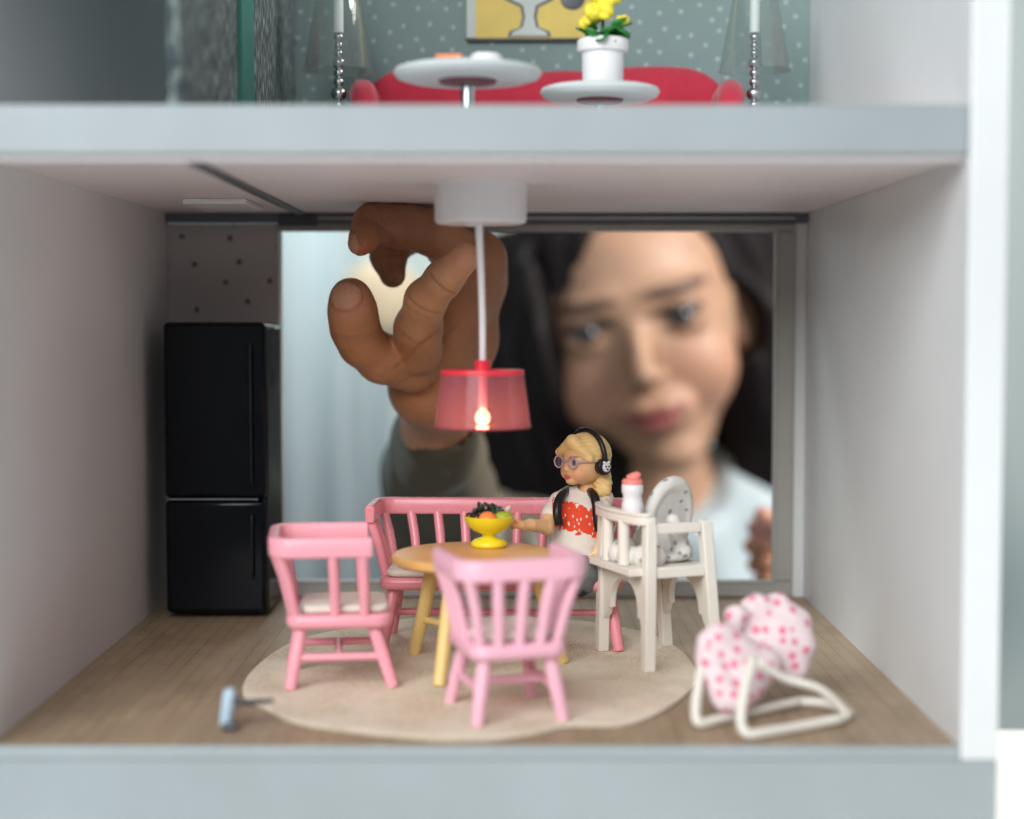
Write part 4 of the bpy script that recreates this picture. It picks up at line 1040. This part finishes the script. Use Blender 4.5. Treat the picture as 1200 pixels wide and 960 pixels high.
# hand and forearm
def H(px, py, Y, r): p = at(px, py, Y); return (p.x, p.y, p.z, mmpx(r, Y))
FIN = {}
def handf(P):
    palm = chain(P, [H(498, 452, 582, 40), H(512, 400, 575, 44), H(535, 352, 572, 36), H(556, 312, 572, 30)], 6)
    palm = smin(palm, chain(P, [H(533, 470, 592, 34), H(556, 400, 585, 24), H(566, 330, 580, 24), H(562, 300, 574, 27)], 6), 7)
    palm = smin(palm, chain(P, [H(556, 305, 570, 27), H(520, 292, 560, 22)], 4), 7)
    palm = smin(palm, chain(P, [H(508, 455, 585, 43), H(514, 500, 620, 39), H(514, 555, 700, 40), H(516, 610, 800, 42)], 8), 9)
    thumb = chain(P, [H(482, 430, 562, 30), H(447, 420, 552, 28), H(424, 403, 545, 26), H(416, 384, 541, 27.5), H(413, 364, 537, 27), H(411, 350, 535, 24.5)], 3)
    d = smin(palm, thumb, 4)
    index = chain(P, [H(490, 410, 552, 29), H(490, 385, 542, 27), H(499, 352, 532, 23.5), H(520, 327, 525, 21), H(545, 302, 520, 17.5)], 3)
    d = smin(d, index, 2.2)
    mid = chain(P, [H(548, 300, 562, 25), H(505, 271, 550, 26), H(470, 265, 544, 24), H(438, 262, 541, 22.5)], 4)
    mid = smin(mid, chain(P, [H(436, 263, 541, 22.5), H(427, 279, 533, 17), H(422, 286, 529, 14.5)], 2), 3)
    d = smin(d, mid, 1.6)
    ring = chain(P, [H(505, 270, 572, 22), H(468, 278, 568, 22), H(455, 300, 562, 20), H(460, 322, 559, 15.5)], 3)
    d = smin(d, ring, 1.2)
    pink = chain(P, [H(560, 290, 590, 20), H(520, 262, 590, 18), H(492, 256, 588, 16), H(486, 275, 585, 14)], 3)
    return smin(d, pink, 1.2)
av, aq = surface(handf, (-64, 508, 14), (24, 642, 146), .62)
fv, fq = surface(handf, (-90, 638, -40), (40, 830, 120), 2.2)
def relaxed(v, q, n):
    for _ in range(n):
        s_ = np.zeros_like(v); c_ = np.zeros(len(v))
        for a, b in ((0, 1), (1, 2), (2, 3), (3, 0)):
            np.add.at(s_, q[:, a], v[q[:, b]]); np.add.at(c_, q[:, a], 1)
            np.add.at(s_, q[:, b], v[q[:, a]]); np.add.at(c_, q[:, b], 1)
        v = v * .5 + .5 * s_ / np.maximum(c_, 1)[:, None]
    return v
av = relaxed(av, aq, 3); fv = relaxed(fv, fq, 2)
nr = normals(av, aq)
if (nr * (av - av.mean(0))).sum() < 0: nr = -nr
disp = np.zeros(len(av))
def crease(p, q, amp=.55, sig=.38, rad=11, side=None, bend=0):
    """a skin crease: a groove across the finger whose axis runs p -> q, at p"""
    a = np.array(at(*p)); b = np.array(at(*q)); n_ = (b - a) / np.linalg.norm(b - a)
    rel_ = av - a; r_ = np.linalg.norm(rel_, axis=1)
    u = rel_ @ n_ + bend * (rel_[:, 0] ** 2 + rel_[:, 2] ** 2) / 100
    w = np.exp(-(u / sig) ** 2) * np.clip((rad - r_) / 3, 0, 1)
    if side is not None: w *= np.clip(nr @ np.array(side) * 2, 0, 1)
    disp[:] = disp - amp * .62 * w
cam_side = (0, -1, 0)
crease((514, 336, 518), (530, 318, 515), .7, .40, 8, cam_side)
crease((493, 359, 526), (504, 339, 522), .65, .42, 9, cam_side); crease((488, 368, 527), (498, 347, 522), .22, .4, 8, cam_side)
crease((470, 398, 531), (484, 374, 528), .35, .5, 9, cam_side)
for k, (x, y) in enumerate(((421, 389), (421, 393), (422, 397), (423, 401))): crease((x, y, 536), (x - 3, y - 20, 534), .32 + .12 * (k == 1), .35, 11, None, .10)
crease((442, 272, 537), (434, 290, 533), .5, .4, 9, None)
crease((439, 292, 533), (432, 300, 531), .3, .35, 6, None)
for k in range(3): crease((500 + 5 * k, 262, 548), (520 + 5 * k, 264, 548), .22, .5, 11, None)
crease((458, 303, 560), (460, 318, 559), .4, .4, 9, None)
# palm lines
crease((500, 400, 545), (480, 375, 545), .5, .6, 16, cam_side, .25); crease((520, 420, 550), (500, 395, 545), .4, .6, 18, cam_side, -.2)
# thumb nail and middle finger nail: a slightly raised plate with a groove round it
def nail(c, r, ax, lift, rz=0):
    c = np.array(at(*c)); m = Euler((0, rz, 0)).to_matrix().transposed(); L_ = (av - c) @ np.array(m).T
    d_ = np.sqrt((L_[:, 0] / r[0]) ** 2 + (L_[:, 2] / r[1]) ** 2 + (L_[:, 1] / 7) ** 2)
    ok = (nr @ np.array(ax) > .15)
    disp[:] = disp + np.where(ok, lift * np.clip((1.0 - d_) / .15, 0, 1) - .30 * np.exp(-((d_ - 1.1) / .08) ** 2), 0)
    return np.where(ok, np.clip((1.03 - d_) / .12, 0, 1), 0)
nm = nail((405, 347, 530), (5.2, 4.6), (-.35, -.9, .1), .18, R(-8))
nm2 = nail((411, 284, 524), (2.3, 4.6), (-.8, -.5, 0), .1, R(-18))
av2 = av + nr * disp[:, None]
def handcol(v, dsp, nmask):
    c = np.tile(np.array([.50, .225, .105]), (len(v), 1))
    # fingertips and palm side paler and pinker, knuckles darker: shade painted into skin colour
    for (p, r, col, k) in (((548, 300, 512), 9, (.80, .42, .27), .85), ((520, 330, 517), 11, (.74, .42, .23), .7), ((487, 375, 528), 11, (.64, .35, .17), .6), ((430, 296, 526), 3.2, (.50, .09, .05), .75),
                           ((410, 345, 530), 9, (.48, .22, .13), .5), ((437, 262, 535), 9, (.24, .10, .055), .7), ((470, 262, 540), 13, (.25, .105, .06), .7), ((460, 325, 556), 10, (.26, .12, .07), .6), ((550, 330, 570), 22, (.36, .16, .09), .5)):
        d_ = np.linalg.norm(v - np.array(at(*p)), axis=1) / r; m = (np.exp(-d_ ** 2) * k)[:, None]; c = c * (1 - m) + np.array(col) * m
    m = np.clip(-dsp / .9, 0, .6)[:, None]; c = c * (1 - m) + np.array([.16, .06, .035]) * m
    m = nmask[:, None]; c = c * (1 - m) + np.array([.55, .28, .18]) * m
    return c
# the other hand, holding the window edge
def hand2(P):
    d = chain(P, [H(925, 660, 830, 34), H(918, 720, 850, 30), H(925, 800, 880, 34)], 8)
    for k, (x, y, r) in enumerate(((884, 618, 10), (880, 640, 10.5), (884, 662, 10), (890, 682, 9))):
        d = smin(d, chain(P, [H(922, y + 6, 815, r + 2), H(898, y - 2, 805, r + 1), H(x, y, 812, r)], 2), 1.6)
    d = smin(d, chain(P, [H(925, 640, 810, 14), H(905, 612, 800, 13), H(893, 604, 798, 11)], 2), 2)
    return d
gv, gq = surface(hand2, (100, 780, -120), (170, 910, 20), 1.6)
vs = [relaxed(hv, hq, 1), av2, fv, relaxed(gv, gq, 2)]; qs = [hq, aq, fq, gq]
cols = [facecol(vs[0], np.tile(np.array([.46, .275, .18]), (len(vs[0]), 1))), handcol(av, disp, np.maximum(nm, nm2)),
        np.tile(np.array([.50, .225, .105]), (len(fv), 1)), np.tile(np.array([.42, .19, .11]), (len(gv), 1))]
d_ = np.linalg.norm(vs[3] - np.array(at(885, 614, 800)), axis=1)[:, None] / 8; m_ = np.exp(-d_ ** 2) * .9; cols[3] = cols[3] * (1 - m_) + np.array([.72, .36, .34]) * m_
off = 0; Q_ = []
for v_, q_ in zip(vs, qs): Q_.append(q_ + off); off += len(v_)
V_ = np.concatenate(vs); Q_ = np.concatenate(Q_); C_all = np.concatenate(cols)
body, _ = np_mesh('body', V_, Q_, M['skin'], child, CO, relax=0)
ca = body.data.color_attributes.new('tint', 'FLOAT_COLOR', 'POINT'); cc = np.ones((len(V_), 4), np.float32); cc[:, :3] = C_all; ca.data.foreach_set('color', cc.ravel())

COV = Vector(CO)
def hw(x, y, z): return HC + HM @ Vector((x, y, z))
for s in (-1, 1):
    e = hw(s * EX, -55, EZ) - COV
    ey = build('eye', MB().ball(e, 12.6, 32), M['eye_white'], child, smooth=180)
    look = (Vector((0, 0, 105)) - hw(s * EX, -56, EZ)).normalized()
    c = e + look * 8.6; mb = MB().ball(c, (7.2, 7.2, 7.2), 24)
    build('iris', mb, M['iris'], ey, smooth=180)

def hairf(P):
    Q = hloc(P)
    d = ell(Q, (0, 22, 38), (80, 88, 80))
    d = smin(d, ell(Q, (-52, 5, -20), (34, 46, 92)), 22)
    d = smin(d, ell(Q, (-62, 8, -70), (38, 42, 66)), 22)
    d = smin(d, ell(Q, (64, 30, -15), (26, 40, 78)), 18)
    d = smin(d, ell(Q, (78, 34, -40), (34, 40, 100)), 18)
    d = smin(d, ell(Q, (82, 34, 40), (40, 40, 60)), 18)
    d = smin(d, ell(Q, (66, 44, -110), (34, 36, 50)), 18)
    d = smin(d, ell(Q, (-84, 26, -30), (44, 42, 118)), 22)
    face = ell(Q, (20, -66, -12), (50, 74, 92), (0, R(-7), 0)); face = smin(face, ell(Q, (24, -66, 38), (52, 50, 50)), 18)
    face = smin(face, ell(Q, (62, -22, 0), (20, 44, 26)), 8)
    face = smin(face, cap(P, (HC.x + 22, HC.y - 25, HC.z - 85), (HC.x + 34, HC.y - 25, HC.z - 150), 34, 40), 12)
    a = np.arctan2(Q[1] - 20, Q[0])
    d = d + 2.4 * np.sin(a * 24 + Q[2] * .05 + 2 * np.sin(Q[2] * .035)) + 1.5 * np.sin(a * 57 + Q[2] * .09) + 3 * np.sin(Q[2] * .06 + a * 3)
    d = smax(d, -(face + .5 * np.sin(a * 40)), 4)
    return smin(d, ell(Q, (-59, -34, 14), (13, 34, 62)) + 1.2 * np.sin(Q[1] * .5 + Q[2] * .08), 5)
sdf_obj('hair', hairf, (-95, 950, -120), (230, 1180, 225), 2.4, M['hair'], child, CO, relax=1)
# shirt: pale torso, seen at the right under the chin
def torso(P):
    nx, ny, nz = HC.x + 26, HC.y + 30, HC.z - 74
    d = chain(P, [(nx - 85, ny + 15, nz - 62, 42), (nx, ny + 10, nz - 55, 52), (nx + 100, ny + 5, nz - 68, 42)], 20)
    d = smin(d, ell(P, (nx, ny + 10, nz - 200), (125, 70, 190)), 30)
    d = smax(d, -cap(P, (nx - 4, ny - 20, nz + 20), (nx - 2, ny - 45, nz - 12), 46, 36), 8)
    return d + 2.2 * np.sin(P[0] * .11 + P[2] * .06) + 1.4 * np.sin(P[0] * .05 - P[2] * .13)
sdf_obj('shirt', torso, (-120, 960, -330), (290, 1200, 60), 3.2, M['shirt_pale'], child, CO, relax=1)
def knit_tex(nt, tc):
    w = nt.nodes.new('ShaderNodeTexNoise'); w.inputs['Scale'].default_value = 22; w.inputs['Detail'].default_value = 2
    nt.links.new(maprot(nt, tc.outputs['Object'], (0, R(8), 0), (1, .6, .25)), w.inputs['Vector'])
    return ramp2(nt, w.outputs['Fac'], (.115, .10, .075), (.34, .37, .35), .62, .72)
M['sweater'] = mat('olive_knit_streaked', (.15, .135, .105), .95, .15, 12, .5, 500, spec=.1, coltex=knit_tex)
def sleeve(P):
    d = chain(P, [H(514, 490, 610, 45), H(514, 522, 650, 53), H(513, 565, 720, 62), H(520, 630, 830, 72), H(555, 670, 960, 92), H(640, 700, 1050, 110)], 7)
    d = smin(d, chain(P, [H(640, 700, 1055, 100), H(690, 700, 1060, 100)], 20), 20)
    inner = cap(P, H(511, 440, 570, 1)[:3], H(515, 484, 606, 1)[:3], mmpx(41, 606))
    d = smax(d, -inner, 2)
    return d + 1.8 * np.sin(P[1] * .09 + P[0] * .05) + 1.2 * np.sin(P[2] * .13 + P[1] * .05)
sdf_obj('sweater', sleeve, (-110, 590, -180), (130, 1120, 80), 3.0, M['sweater'], child, CO, relax=1)

# ------------------------------------------------------------------ the room behind, far out of focus
def wall_tex(nt, tc):
    n = nt.nodes.new('ShaderNodeTexNoise'); n.inputs['Scale'].default_value = 1.9; n.inputs['Detail'].default_value = 1
    nt.links.new(tc.outputs['Object'], n.inputs['Vector'])
    return ramp2(nt, n.outputs['Fac'], (.36, .46, .45), (.66, .73, .71), .38, .56)
M['far_wall'] = mat('pale_green_wall', (.6, .68, .66), .9, .03, 2, coltex=wall_tex)
w = MB().box2((-1600, 2800, -900), (1600, 2840, 1400)); o = build('room_wall', w, M['far_wall'], origin=(0, 2820, 250)); tag(o, kind='structure')
# curtain with folds, left
M['curtain'] = mat('pale_blue_curtain', (.52, .60, .62), .9, .05, 6, .2, 200)
pts = [(-560 + k * 6, 2300 + 26 * math.sin(k * .55) + 10 * math.sin(k * .21), 0) for k in range(66)]
mb = MB(); mb.ribbon(pts, [(-1.5, -700), (1.5, -700), (1.5, 700), (-1.5, 700)])
o = build('curtain', mb, M['curtain'], smooth=180, origin=(-360, 2300, 0)); tag(o, 'pale blue folded curtain blurred at the left of the window opening', 'curtain')
gp = at(447, 352, 1500)
M['paper'] = mat('beige_paper', (.66, .55, .38), .85, .05, 10)
t = thing('paper_globe', (gp.x, 1500, gp.z), 0, 'blurred beige round globe hanging behind the raised thumb', 'globe')
build('globe', MB().lathe([(38 * math.sin(math.pi * k / 24) * (1 + .012 * (k % 2)), 38 * math.cos(math.pi * k / 24)) for k in range(25)], seg=48), M['paper'], t, smooth=60)
build('wire', MB().tube([(0, 0, 37), (0, 0, 500)], .8, 8), M['dark_grey'], t)
# table top the doll's house stands on
M['tabletop'] = mat('pale_table', (.62, .62, .60), .5, .04, 8)
o = build('table_surface', MB().box2((-900, 150, -90), (900, 640, -60.1)), M['tabletop'], bevel=2, origin=(0, 400, -75)); tag(o, kind='structure')
